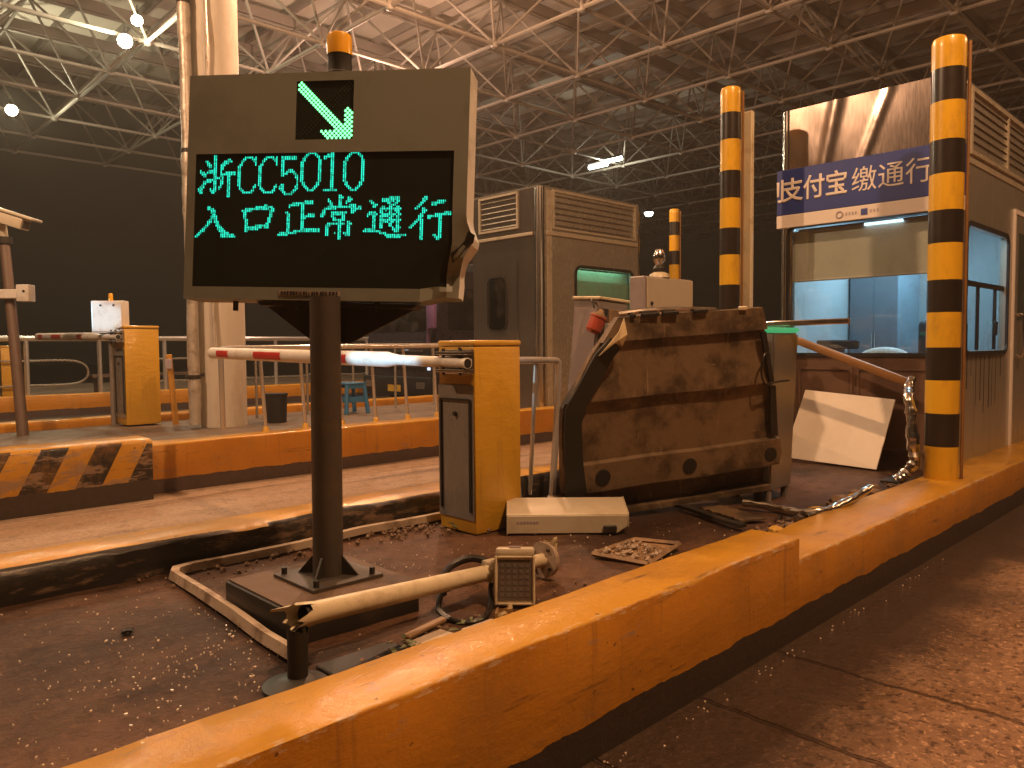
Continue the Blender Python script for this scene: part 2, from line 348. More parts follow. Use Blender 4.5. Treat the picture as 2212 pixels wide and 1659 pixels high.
# ---------------------------------------------------------------- mesh building
class MB:
    def __init__(s): s.bm = bmesh.new()
    def _mark(s): return set(s.bm.verts)
    def add(s, vs, fs):
        V = [s.bm.verts.new(v) for v in vs]
        for f in fs:
            try: s.bm.faces.new([V[i] for i in f])
            except ValueError: pass
        return V
    def box(s, c, d, rot=None, bev=0., seg=1, ax=None):
        hx, hy, hz = d[0]/2, d[1]/2, d[2]/2
        if ax is not None: Mx = Matrix((ax[0], ax[1], ax[2])).transposed()
        elif rot is not None:
            from mathutils import Euler
            Mx = Euler(rot).to_matrix()
        else: Mx = Matrix.Identity(3)
        c = Vector(c)
        t = bmesh.new()
        V = [t.verts.new(c+Mx @ Vector((x*hx, y*hy, z*hz))) for x in (-1, 1) for y in (-1, 1) for z in (-1, 1)]
        for f in ((0, 1, 3, 2), (4, 6, 7, 5), (0, 4, 5, 1), (2, 3, 7, 6), (0, 2, 6, 4), (1, 5, 7, 3)): t.faces.new([V[i] for i in f])
        if bev: bmesh.ops.bevel(t, geom=list(t.edges), offset=bev, segments=seg, affect='EDGES', profile=.5)
        s.merge(t); return s
    def merge(s, t):
        mp = {}
        for v in t.verts: mp[v] = s.bm.verts.new(v.co)
        for f in t.faces:
            try: s.bm.faces.new([mp[v] for v in f.verts])
            except ValueError: pass
        t.free()
    def b2(s, a, b, bev=0., seg=1):
        return s.box([(a[i]+b[i])/2 for i in range(3)], [abs(b[i]-a[i]) for i in range(3)], bev=bev, seg=seg)
    def rings(s, pts, radii, n=16, cap=True, sx=1., up0=None):
        pts = [Vector(p) for p in pts]; prev = None; rs = []
        nrm = None
        for i, p in enumerate(pts):
            t = (pts[min(i+1, len(pts)-1)]-pts[max(i-1, 0)]).normalized()
            if nrm is None:
                ref = Vector(up0) if up0 else (Vector((0, 0, 1)) if abs(t.z) < .95 else Vector((1, 0, 0)))
                nrm = (ref-t*ref.dot(t)).normalized()
            else:
                nrm = (nrm-t*nrm.dot(t)).normalized()
            bn = t.cross(nrm)
            r = radii[i] if isinstance(radii, (list, tuple)) else radii
            rs.append([s.bm.verts.new(p+(nrm*cos(2*pi*k/n)+bn*sin(2*pi*k/n)*sx)*r) for k in range(n)])
        for a, b in zip(rs, rs[1:]):
            for k in range(n): s.bm.faces.new((a[k], a[(k+1) % n], b[(k+1) % n], b[k]))
        if cap:
            s.bm.faces.new(list(reversed(rs[0]))); s.bm.faces.new(rs[-1])
        return rs
    def cyl(s, a, b, r, n=16, r2=None, cap=True): s.rings([a, b], [r, r if r2 is None else r2], n, cap); return s
    def lathe(s, c, prof, n=24):
        c = Vector(c); s.rings([c+Vector((0, 0, z)) for r, z in prof], [max(r, 1e-4) for r, z in prof], n, True, up0=(1, 0, 0)); return s
    def prism(s, poly, o, u, v, d):
        o, u, v, d = Vector(o), Vector(u), Vector(v), Vector(d)
        A = [s.bm.verts.new(o+u*a+v*b) for a, b in poly]; B = [s.bm.verts.new(o+u*a+v*b+d) for a, b in poly]
        s.bm.faces.new(A); s.bm.faces.new(list(reversed(B)))
        for i in range(len(poly)):
            j = (i+1) % len(poly); s.bm.faces.new((A[j], A[i], B[i], B[j]))
        return s
    def build(s, name, m, parent=None, origin=None, smooth=35, **props):
        bmesh.ops.recalc_face_normals(s.bm, faces=list(s.bm.faces))
        me = bpy.data.meshes.new(name)
        o = bpy.data.objects.new(name, me)
        off = Vector(origin) if origin is not None else (WL[parent] if parent is not None else Vector((0, 0, 0)))
        if off.length: bmesh.ops.translate(s.bm, verts=list(s.bm.verts), vec=-off)
        s.bm.to_mesh(me); s.bm.free()
        me.materials.append(MATS[m])
        if smooth:
            me.shade_smooth(); me.set_sharp_from_angle(angle=radians(smooth))
        COL.objects.link(o)
        if parent is not None:
            o.parent = parent; o.location = off-WL[parent]
        else: o.location = off
        WL[o] = off
        for k, v_ in props.items(): o[k] = v_
        return o
WL = {}
def thing(name, loc, label, cat, group=None):
    o = bpy.data.objects.new(name, None); COL.objects.link(o); o.location = loc; WL[o] = Vector(loc)
    o.empty_display_size = .1
    o['label'] = label; o['category'] = cat
    if group: o['group'] = group
    return o
def tag(o, label, cat, group=None):
    o['label'] = label; o['category'] = cat
    if group: o['group'] = group
    return o
def struct(o, kind='structure'): o['kind'] = kind; return o
def kids(o): return [c for c in COL.objects if c.parent == o]
def copy_tree(o, shift, label=None, parent=None):
    c = o.copy(); COL.objects.link(c)
    if parent is None:
        c.location = Vector(o.location)+Vector(shift); WL[c] = WL[o]+Vector(shift)
        if label: c['label'] = label
    else:
        c.parent = parent; WL[c] = WL[parent]
    for k in kids(o):
        if k.type != 'LIGHT': copy_tree(k, shift, None, c)
    return c
def smooth_path(pts, n=8):
    P = [Vector(p) for p in pts]; P = [P[0]*2-P[1]]+P+[P[-1]*2-P[-2]]; out = []
    for i in range(1, len(P)-2):
        for k in range(n):
            t = k/n; a, b, c, d = P[i-1], P[i], P[i+1], P[i+2]
            out.append(.5*((2*b)+(c-a)*t+(2*a-5*b+4*c-d)*t*t+(-a+3*b-3*c+d)*t**3))
    out.append(P[-2]); return out

# ================================================================= SETTING
def sheet(name, x0, x1, y0, y1, z, m, nx=2, ny=2, amp=0., fq=1.):
    t = MB(); V = []
    for i in range(nx+1):
        for j in range(ny+1):
            x = x0+(x1-x0)*i/nx; y = y0+(y1-y0)*j/ny
            dz = amp*noise.noise((x*fq, y*fq, 3.1))+amp*.5*noise.noise((x*fq*3, y*fq*3, 9.1)) if amp else 0
            V.append(t.bm.verts.new((x, y, z+dz)))
    for i in range(nx):
        for j in range(ny):
            a = i*(ny+1)+j; t.bm.faces.new((V[a], V[a+ny+1], V[a+ny+2], V[a+1]))
    return struct(t.build(name, m, smooth=180))
sheet('ground', -60, 120, -60, 75, -.32, 'road_far')
sheet('road', -6, 70, -22, 1.51, -.30, 'road_right', 120, 60, .006, 1.5)
sheet('lane', -8, 70, 3.74, 7.12, -.30, 'road_left', 120, 20, .006, 1.2)
sheet('road', -8, 70, 11.1, 16.95, -.304, 'road_far')
sheet('island_ground', -5, 16, 1.70, 3.50, 0, 'soil', 300, 36, .012, 2.0)
sheet('island_ground', -9, 45, 7.12, 11.0, 0, 'floor_far', 60, 10, .008, 1.5)
sheet('island_ground', -12, 45, 17.0, 24, .04, 'floor_far')

def kerb(name, m, x0, x1, y0, y1, ztop, zlo0, zlo1, step=.05, chip=.012, rough=.006, r=.018, seed=0., label=None):
    t = MB(); n = int((x1-x0)/step); rows = []; sg_ = 1 if y1 > y0 else -1
    for i in range(n+1):
        x = x0+(x1-x0)*i/n
        def ns(k, f=3.): return noise.noise((x*f+seed, k*7.3+seed, 1.7))
        c0 = max(0, ns(1, 2.2)-.28)*chip*3+abs(ns(5, 11))*chip*.5; c1 = max(0, ns(2, 2.6)-.22)*chip*4+abs(ns(6, 9))*chip*.6
        prof = [(y0, zlo0), (y0+ns(3)*rough, (zlo0+ztop)/2), (y0+ns(4)*rough, ztop-r-c0),
                (y0+sg_*(r*.35+c0*.3), ztop-r*.35-c0*.5), (y0+sg_*(r+c0), ztop+ns(7)*rough*.5), ((y0+y1)/2+ns(11)*.01, ztop+ns(8)*rough*1.2), (y1-sg_*(r+c1), ztop+ns(9)*rough),
                (y1-sg_*c1*.3, ztop-r-c1*.6), (y1+ns(10)*rough*2-sg_*c1*.2, (ztop+zlo1)/2), (y1, zlo1)]
        rows.append([t.bm.verts.new((x, a, b)) for a, b in prof])
    for a, b in zip(rows, rows[1:]):
        for k in range(len(a)-1): t.bm.faces.new((a[k], b[k], b[k+1], a[k+1]))
    t.bm.faces.new(rows[0]); t.bm.faces.new(list(reversed(rows[-1])))
    return struct(t.build(name, m, smooth=50))
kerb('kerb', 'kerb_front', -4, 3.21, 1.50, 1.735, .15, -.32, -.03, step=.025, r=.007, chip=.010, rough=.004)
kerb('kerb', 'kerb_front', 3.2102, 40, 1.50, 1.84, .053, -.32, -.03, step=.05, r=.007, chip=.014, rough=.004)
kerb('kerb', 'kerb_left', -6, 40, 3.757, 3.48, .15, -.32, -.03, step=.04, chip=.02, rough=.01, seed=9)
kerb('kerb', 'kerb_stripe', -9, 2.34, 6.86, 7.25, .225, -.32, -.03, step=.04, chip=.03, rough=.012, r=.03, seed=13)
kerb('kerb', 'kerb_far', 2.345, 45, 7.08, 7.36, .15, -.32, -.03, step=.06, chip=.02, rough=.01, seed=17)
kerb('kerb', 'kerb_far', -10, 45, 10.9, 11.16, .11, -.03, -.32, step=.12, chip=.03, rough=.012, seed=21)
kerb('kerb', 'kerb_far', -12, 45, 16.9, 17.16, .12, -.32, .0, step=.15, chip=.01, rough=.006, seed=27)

# ---- canopy: roof sheets, purlins and the space frame
canopy = thing('toll_canopy', (4.14, 9.5, 7.4), 'huge flat toll canopy with a white steel space frame under dark roof sheets', 'canopy')
gx, gy, zl, zu = 2.69, 2.42, 7.4, 9.1
X0, Y1 = 5.94, 29.03
I0, I1, J1 = -6, 13, 18
def lo(i, j): return Vector((X0+gx*i, Y1-gy*j, zl))
def hi(i, j): return Vector((X0+gx*(i+.5), Y1-gy*(j+.5), zu))
t = MB()
def bar(a, b, r): t.rings([a, b], r, 6, False)
for i in range(I0, I1+1):
    for j in range(J1+1):
        if i < I1: bar(lo(i, j), lo(i+1, j), .042)
        if j < J1: bar(lo(i, j), lo(i, j+1), .042)
        for di in (-1, 0):
            for dj in (-1, 0):
                ii, jj = i+di, j+dj
                if I0 <= ii < I1 and 0 <= jj < J1: bar(lo(i, j), hi(ii, jj), .030)
        if i < I1 and j < J1:
            if i < I1-1: bar(hi(i, j), hi(i+1, j), .036)
            if j < J1-1: bar(hi(i, j), hi(i, j+1), .036)
t.build('space_frame', 'truss_paint', canopy)
t = MB()
for i in range(I0, I1+1):
    for j in range(J1+1):
        p = lo(i, j); t.lathe(p, [(.0, -.1), (.07, -.075), (.1, 0), (.07, .075), (0, .1)], 10)
t.build('ball_joints', 'truss_paint', canopy, kind='stuff')
t = MB()
xa, xb = X0+gx*I0-.6, X0+gx*I1+.6; ya, yb = Y1-gy*J1-.6, Y1+.6
t.b2((xa, ya, 9.62), (xb, yb, 9.66)); t.build('roof_sheet', 'roof_sheet', canopy)
t = MB()
x = xa+.4
while x < xb:
    t.b2((x, ya, 9.40), (x+.09, yb, 9.619)); x += 1.345
t.build('purlins', 'purlin', canopy, kind='stuff')
t = MB()
for j in range(J1):
    y = Y1-gy*(j+.5); t.b2((xa, y-.07, 9.14), (xb, y+.07, 9.398))
t.build('main_purlins', 'purlin', canopy, kind='stuff')

# ---- concrete column and the wrapped drain pipe beside it
col = thing('concrete_column', (4.21, 9.69, 0), 'thick round pale concrete column rising to the canopy', 'column')
t = MB(); t.rings([(4.21, 9.69, z) for z in (-.02, .5, 1.2, 2.4, 4, 6, 7.4)], .285, 36); t.build('shaft', 'concrete_column', col)
pipe = thing('drain_pipe', (3.80, 9.6, 0), 'tall drain pipe in crinkled foil wrap standing left of the concrete column', 'pipe')
t = MB(); pts = []; rr = []
for k in range(90):
    z = .05+k*.0826; pts.append((3.80+.012*noise.noise((0, 1, z*1.5)), 9.6+.012*noise.noise((5, 1, z*1.5)), z))
    rr.append(.068+(.022*abs(noise.noise((2, 2, z*5))) if z < .55 or z > 2.6 else .004*noise.noise((2, 2, z*4))))
t.rings(pts, rr, 18); t.build('pipe', 'foil_wrap', pipe)
for z in (.62, 1.75, 3.4, 5.2):
    t = MB(); t.rings([(3.80, 9.6, z), (3.80, 9.6, z+.05)], .08, 18); t.build('clamp_band', 'dark_metal', pipe)
t = MB(); t.cyl((3.72, 9.68, .64), (4.02, 9.6, .68), .018); t.build('clamp_arm', 'dark_metal', pipe)
wire = MB(); pts = []
for k in range(70):
    z = .9+k*.092; pts.append((3.99+.02*sin(z*2.1)*noise.noise((0, 0, z)), 9.42+.03*noise.noise((9, 0, z*1.6)), z))
wire.rings(pts, .022, 8); tag(wire.build('conduit', 'foil_wrap', origin=(3.99, 9.42, .9)), 'thin wavy grey conduit between drain pipe and concrete column', 'conduit')

# ---- lamps of the canopy; the sodium floodlights are out of view and assumed
def flood(loc, aim, label, watts, colr, rad, emis, sx=.42, sy=.30, group=None):
    loc = Vector(loc); f = thing('floodlight', loc, label, 'floodlight', group)
    d = (Vector(aim)-loc).normalized(); ux = d.cross(Vector((0, 0, 1))).normalized() if abs(d.z) < .98 else Vector((1, 0, 0)); uy = ux.cross(d)
    t = MB(); t.rings([loc-d*.17, loc-d*.16, loc-d*.10, loc-d*.0, loc+d*.010], [.05, .075, .085, sy*.44, sy*.45], 24); t.build('housing', 'dark_metal', f)
    t = MB(); t.cyl(loc+d*.012, loc+d*.022, sy*.43, 24); t.build('lens', emis, f)
    t = MB(); t.cyl(loc-d*.1, loc-d*.1+Vector((0, 0, .28)), .02, 8); t.build('bracket', 'dark_metal', f)
    lamp('light', loc+d*.16, watts, colr, rad, parent=f)
    return f
L = CANOPY_LAMPS
flood(L[0][:3], (2.7, -1.0, 0), 'assumed unseen sodium floodlight hung under the canopy above the near right lane', L[0][3], L[0][4], L[0][5], 'lamp_sodium')
flood(L[1][:3], (-1.7, 7.0, 0), 'assumed unseen sodium floodlight hung under the canopy above the left lane', L[1][3], L[1][4], L[1][5], 'lamp_sodium')
flood(L[2][:3], (7.4, 8.9, 0), 'assumed unseen sodium floodlight hung under the canopy above the far booth island', L[2][3], L[2][4], L[2][5], 'lamp_sodium')
flood(L[3][:3], (13.5, -3, 0), 'assumed unseen sodium floodlight hung under the canopy above the right lane beyond the booth', L[3][3], L[3][4], L[3][5], 'lamp_sodium')
flood(L[4][:3], (10.2, 14.9, 0), 'assumed sodium floodlight under the canopy, hidden behind the LED sign', L[4][3], L[4][4], L[4][5], 'lamp_sodium')
flood(L[5][:3], (1, 6, 0), 'larger and lower of two white floodlights paired beside the column', L[5][3], L[5][4], L[5][5], 'lamp_white', .42, .32)
flood(L[6][:3], (1, 6, 1), 'smaller and upper of two white floodlights paired beside the column', L[6][3], L[6][4], L[6][5], 'lamp_white', .3, .24)
flood(L[7][:3], (1, 8, 0), 'white floodlight glaring at the far left edge of the canopy', L[7][3], L[7][4], L[7][5], 'lamp_white', .42, .32)
tb = thing('strip_light', (21.1, 17.0, 7.35), 'long stepped white strip lamp hanging under the middle of the canopy', 'strip light')
t = MB(); t.box((21.1, 17.0, 7.42), (.25, 1.55, .1), bev=.02); t.build('housing', 'dark_metal', tb)
t = MB(); t.cyl((21.02, 16.2, 7.34), (21.02, 17.0, 7.34), .075, 12); t.cyl((21.18, 16.95, 7.30), (21.18, 17.75, 7.30), .075, 12); t.build('tubes', 'lamp_cool', tb)
lamp('light', (21.1, 17.0, 7.15), 200, (1, .98, .75), .15, parent=tb)
rl = thing('round_lamp', (29.0, 20.8, 7.0), 'round white lamp glowing beyond the far steel booth', 'lamp')
t = MB(); t.lathe((29, 20.8, 7.0), [(0, -.16), (.14, -.13), (.2, -.02), (.2, .02)], 20); t.build('globe', 'lamp_cool', rl)
t = MB(); t.lathe((29, 20.8, 7.0), [(.22, .021), (.24, .06), (.1, .2), (.03, .4)], 20); t.build('cap', 'dark_metal', rl)

# ================================================================= LED lane sign
sO = Vector((1.558, 2.637, 1.621)); sU = Vector((.608, -.793, -.03)).normalized()
sV = Vector((.062, .010, .998)); sV = (sV-sU*sV.dot(sU)).normalized(); sN = sU.cross(sV)   # sN points to the viewer
def sg(u, v, d=0.): return sO+sU*u+sV*v+sN*d
SIGN = thing('led_lane_sign', (1.50, 2.57, 0), 'grey LED lane sign with green arrow and plate text, crumpled at its lower right corner', 'LED sign')
HW, HH, TH = .566, .441, .135
t = MB()
nu, nv = 40, 32
def fold(u, v, k):
    # sharp creases: distance to a few fixed fold lines
    a = abs(((u*1.0+v*.55)*7.3+k) % 1.0-.5)*2; b = abs(((u*.4-v*1.1)*6.1+k*1.7) % 1.0-.5)*2
    return a*.6+b*.4-.5
def crumple(u, v, d):
    # bent lower right corner: dented at the side, folded back below, lip pushed out
    p = [u, v, d]
    q = max(0., 1-sqrt(((u-HW)/.17)**2+((v+HH)/.24)**2))
    q = min(1., q*1.5)
    if q > 0:
        f = fold(u, v, d*4)
        p[0] += q*(-.030+.022*f+d*.10); p[1] += q*(.022+.018*fold(v, u, 2.3)); p[2] += q*(-.055+.050*f)
    e = max(0., 1-abs(v+.205)/.075)*max(0., 1-abs(u-HW)/.06)
    p[0] += e*.026; p[2] -= e*.03
    return sg(*p)
def grid(fn, n1, n2, skip=None):
    V = [[t.bm.verts.new(fn(i/n1, j/n2)) for j in range(n2+1)] for i in range(n1+1)]
    for i in range(n1):
        for j in range(n2):
            if skip and skip((i+.5)/n1, (j+.5)/n2): continue
            t.bm.faces.new((V[i][j], V[i+1][j], V[i+1][j+1], V[i][j+1]))
lerp = lambda a, b, s: a+(b-a)*s
DP = (-.530, .512, -.392, .130)   # text panel u0,u1,v0,v1
AP = (-.119, .112, .180, .407)   # arrow panel
us = sorted(set([-HW+2*HW*i/nu for i in range(nu+1)]+[DP[0], DP[1], AP[0], AP[1]]))
vs = sorted(set([-HH+2*HH*i/nv for i in range(nv+1)]+[DP[2], DP[3], AP[2], AP[3]]))
V = {(i, j): t.bm.verts.new(crumple(a, b, 0)) for i, a in enumerate(us) for j, b in enumerate(vs)}
for i in range(len(us)-1):
    for j in range(len(vs)-1):
        cu, cv = (us[i]+us[i+1])/2, (vs[j]+vs[j+1])/2
        if any(p[0] < cu < p[1] and p[2] < cv < p[3] for p in (DP, AP)): continue
        t.bm.faces.new((V[i, j], V[i+1, j], V[i+1, j+1], V[i, j+1]))
t.build('front_frame', 'sign_grey', SIGN, smooth=14)
t = MB()
dep = [0, -.03, -.07, -.105, -TH]
def wall(a, b, n):
    VV = [[t.bm.verts.new(crumple(lerp(a[0], b[0], i/n), lerp(a[1], b[1], i/n), d)) for d in dep] for i in range(n+1)]
    for i in range(n):
        for k in range(len(dep)-1): t.bm.faces.new((VV[i][k], VV[i+1][k], VV[i+1][k+1], VV[i][k+1]))
wall((HW, -HH), (HW, HH), 32); t.build('side_panel', 'sign_edge_lit', SIGN, smooth=14)
t = MB(); wall((-HW, -HH), (-HW, HH), 8); wall((-HW, HH), (HW, HH), 8); wall((-HW, -HH), (HW, -HH), 40)
grid(lambda a, b: crumple(lerp(-HW, HW, a), lerp(-HH, HH, b), -TH), 30, 24); t.build('cabinet_body', 'sign_grey', SIGN, smooth=25)
t = MB()
for p in (DP, AP):
    grid(lambda a, b: crumple(lerp(p[0], p[1], a), lerp(p[2], p[3], b), -.008), 24, 16)
    for (a, b) in (((p[0], p[2]), (p[1], p[2])), ((p[0], p[3]), (p[1], p[3])), ((p[0], p[2]), (p[0], p[3])), ((p[1], p[2]), (p[1], p[3]))):
        Q = [[t.bm.verts.new(crumple(lerp(a[0], b[0], i/12), lerp(a[1], b[1], i/12), d)) for d in (0, -.008)] for i in range(13)]
        for i in range(12): t.bm.faces.new((Q[i][0], Q[i+1][0], Q[i+1][1], Q[i][1]))
t.build('display_panel', 'dark_panel', SIGN, smooth=30)
GLYPHS = {
'zhe': '''
..........##............
..........##............
..........##......##....
.....##...##....#####...
......##..##...####.....
......###.##..###.......
.......##.##..##........
..........##..##........
..#....#####..#.........
..###.######..#..######.
...###....##..#########.
....##....##..##..##....
..........####.#..##....
......######..##..##....
....#####.##..##..##....
....##....##..##..##....
...##.....##..#...##....
..###.....##.##...##....
.###....#.##.#....##....
.###....####......##....
..##.....##.......##....
..................##....
..................##....
''',
'cee': '''
............
....#####.#.
...##...###.
..##.....##.
..#.......#.
.##.......#.
##..........
##..........
##..........
##..........
##..........
##..........
##..........
##..........
##..........
##..........
##........#.
.#.......##.
.##......#..
..##....##..
...######...
''',
'five': '''
............
.#########..
.#########..
.##.........
.##.........
.##.........
.##.........
.##.........
.##..###....
.##.#####...
.####...##..
.##......##.
.........##.
..........#.
..........#.
..........#.
.##.......#.
###......##.
###......##.
.##.....##..
..##...##...
...#####....
''',
'zero': '''
....#####...
...##...##..
..##.....##.
.##.......#.
.##.......##
##........##
##........##
##........##
##........##
##........##
##........##
##........##
##........##
##........##
##........##
##........##
.##......##.
.##......##.
..##....##..
...##..##...
....####....
''',
'one': '''
.....##.....
...####.....
.######.....
.##..##.....
.....##.....
.....##.....
.....##.....
.....##.....
.....##.....
.....##.....
.....##.....
.....##.....
.....##.....
.....##.....
.....##.....
.....##.....
.....##.....
.....##.....
.....##.....
.....##.....
.########...
''',
'enter': '''
........................
........................
........................
........................
........................
.......##...............
.......####.............
.........###............
.........###............
..........##............
.........####...........
.........####...........
........##.##...........
.......###.###..........
.......##...##..........
......##....###.........
.....##......###........
....##.......####.......
...###........####......
..##...........#####....
.##............########.
##.............#########
''',
'mouth': '''
........................
........................
........................
........................
................##......
...........##########...
.....##############.##..
...######..........###..
....##.............##...
....##.............##...
....##.............##...
....##............##....
.....##...........##....
.....##...........##....
.....##..........##.....
.....##....########.....
.....##########.###.....
.....########...........
.....##.................
''',
'right': '''
........................
........................
...............#####....
........############....
......######.##.........
......#......##.........
.............##.........
.............##.........
....##.......##.........
.....##......##..####...
.....##......########...
.....##......###........
.....##......##.........
.....##......##.........
.....##......##.........
.....##......##.........
.....##......##.........
.....##......###########
.....##..###############
.##########.............
######..................
''',
'often': '''
..........##............
..........###..##.......
....#.....##...###......
....##....##..###.......
.....##...##..#.........
.....##...##....####....
....################.##.
..#######........######.
.##..............###....
.##...#########..##.....
###...########..........
##....##....##..........
.......##...##..........
.......#######..........
..........##...##.......
....##########.###......
...###....##...##.......
...##.....##...##.......
...##.....##...##.......
...##.....##...##.......
...##...#.##.####.......
...##.....##..###.......
..........##............
..........##............
''',
'pass': '''
........................
..............######....
..........##########....
...##.....#######.##....
....##.......##..##.....
.....###......####......
.....##...##..##..##....
.........############...
.........##.#.##.###....
...####..##...##..##....
..######..########.##...
..#..##..#####.##.##....
.....##..##...##..##....
.....##..############...
.....##..#####.##.##....
.....##..##...##..##....
.....##..##...##..##....
.....##..##.....#.###...
.######.........####....
##########.......###....
.........####...........
............############
.............########...
''',
'walk': '''
........................
.........##.............
........###.............
........##......#####...
.......##....#######....
......##.....###........
.....##.................
....##..##..............
........###.............
........##..........####
.......##......#########
......###..########.....
......##...##....##.....
.....####........##.....
....##.##........##.....
...##..##........##.....
..##...##........##.....
.##....##........##.....
.......##........##.....
.......##........##.....
.......##........##.....
.......##.....##.##.....
.......##......####.....
.......##.......##......
''',
}
LINES = (('zhe', -73, 17), ('cee', -49, 17), ('cee', -37, 17), ('five', -25, 17), ('zero', -13, 18), ('one', -1, 18), ('zero', 11, 18),
         ('enter', -73, -6), ('mouth', -49, -6), ('right', -25, -6), ('often', -1, -5), ('pass', 23, -5), ('walk', 47, -5))
def dots(pts, ru, rv, d, name, m, par):
    t = MB()
    for (u, v) in pts:
        t.bm.faces.new([t.bm.verts.new(sg(u+ru*cos(a*pi/4+pi/8), v+rv*sin(a*pi/4+pi/8), d)) for a in range(8)])
    return t.build(name, m, par, smooth=0)
pts = []
for g, c0_, r0_ in LINES:
    for r, row in enumerate(GLYPHS[g].strip().split('\n')):
        for c, ch in enumerate(row):
            if ch == '#': pts.append(((c0_+c)*.0072, (r0_-r)*.0072))
lt = dots(pts, .0025, .0043, -.005, 'led_text', 'led_green', SIGN)
lt.data.materials.append(MATS['led_dim'])
for p_ in lt.data.polygons: p_.material_index = 1 if R.random() < .28 else 0
# lane arrow: a diagonal of LED rows and its head
arrow = []; off = []
s = .0172
for a in range(-40, 60):
    for b in range(-40, 40):
        u = -.1095+(a*s+b*s)*.5; v = .376+(-a*s+b*s)*.5
        if not (-.117 < u < .110 and .184 < v < .405): continue
        k = (u+.1095)+(v-.376)        # distance across the down-right diagonal
        dg = abs(k-.0172) < .022 and u < .106
        hb = v < .217 and u > -.006 - (v-.19)*.5
        hv = u > .078 and v < .300 - (u-.087)*.9
        if dg or hb or hv: arrow.append((u, v))
        elif abs((u-v)-(-.002-.295)) < .024 and R.random() < .9: off.append((u, v))
dots(arrow, .0052, .0056, -.004, 'arrow_leds', 'arrow_led', SIGN)
dots([q for q in off if q[0] < -.005], .0036, .0040, -.006, 'unlit_led_row', 'led_off', SIGN)
dots([q for q in off if q[0] >= -.005], .0036, .0040, -.006, 'unlit_led_row', 'led_off', SIGN)
# torn gash in the dented side
t = MB(); gq = [(HW-.052, -.262), (HW-.03, -.235), (HW-.018, -.20), (HW-.006, -.17), (HW+.012, -.185), (HW+.004, -.215), (HW-.012, -.24), (HW-.02, -.275), (HW-.036, -.30)]
F = [t.bm.verts.new(Vector(crumple(min(u, HW), v, 0))+sN*.004+sU*max(0, u-HW)) for u, v in gq]; t.bm.faces.new(F)
F2 = [t.bm.verts.new(f.co-sN*.003) for f in F]
for i in range(len(F)): t.bm.faces.new((F[i], F2[i], F2[(i+1) % len(F)], F[(i+1) % len(F)]))
t.build('torn_gash', 'rubber', SIGN, smooth=0)
# label strip under the panel
t = MB(); t.box(sg(-.042, -.4145, .0015), (.245, .0185, .003), ax=(sU, sV, sN)); lb = t.build('label_strip', 'grating', SIGN)
t = MB(); u = -.158
while u < .072:
    wd = R.choice((.003, .005, .008)); t.box(sg(u+wd/2, -.4145, .0040), (wd, .014, .0012), ax=(sU, sV, sN)); u += wd+R.choice((.004, .006, .009))
t.build('label_marks', 'dark_metal', lb)
# beacon
bc = sg(.030, HH, -.065)
t = MB(); t.lathe(bc, [(.055, -.004), (.055, .012), (.047, .02), (.046, .075), (.050, .085)], 28); bb = t.build('beacon_base', 'dark_metal', SIGN)
t = MB(); t.lathe(bc, [(.049, .0855), (.049, .15), (.046, .163), (.036, .169), (.0, .171)], 28); t.build('beacon_lens', 'amber_lens', SIGN)
# flared bracket, post, footing
pc = Vector((1.513, 2.580, 0))
t = MB(); bt = -HH-.004
t.prism([(-.27, bt), (.385, bt-.004), (.10, bt-.155), (-.052, bt-.152)], sg(0, 0, -.072), sU, sV, sN*-.012)
t.prism([(-.27, bt), (.385, bt-.004), (.36, bt-.02), (-.25, bt-.016)], sg(0, 0, -.02), sU, sV, sN*-.10)
t.build('bracket', 'dark_metal', SIGN)
for (u, v) in ((-.36, bt-.02), (-.1, bt-.012), (.22, bt-.012)):
    t = MB(); t.cyl(sg(u, v+.02, -.03), sg(u, v-.018, -.03), .011, 8); t.build('cable_gland', 'dark_metal', SIGN)
t = MB(); t.rings([pc+Vector((0, 0, .12)), pc+Vector((.004, 0, .6)), pc+Vector((.012, .004, 1.19))], [.0575]*3, 36); t.build('post', 'sign_post', SIGN)
for k in range(4):
    a = k*pi/2+radians(35)
    d = Vector((cos(a), sin(a), 0)); tt = Vector((-sin(a), cos(a), 0)); t = MB()
    t.prism([(.05, 0), (.125, 0), (.05, .085)], pc+Vector((0, 0, .128))-tt*.004, d, Vector((0, 0, 1)), tt*.008)
    t.build('gusset', 'dark_metal', SIGN)
t = MB(); t.box((pc.x, pc.y, .124), (.30, .30, .012)); t.build('base_plate', 'sign_post', SIGN)
t = MB(); t.b2((1.215, 2.30, -.02), (1.74, 2.835, .112), bev=.012, seg=2); t.build('footing', 'footing_shaded', SIGN)
t = MB(); t.b2((1.228, 2.313, .1125), (1.727, 2.822, .1175)); t.build('footing_dust', 'footing_dirt', SIGN)
for (a, b) in ((1, 1), (1, -1), (-1, 1), (-1, -1)):
    t = MB(); t.cyl((pc.x+a*.12, pc.y+b*.12, .13), (pc.x+a*.12, pc.y+b*.12, .155), .012, 6); t.build('bolt', 'dark_metal', SIGN)

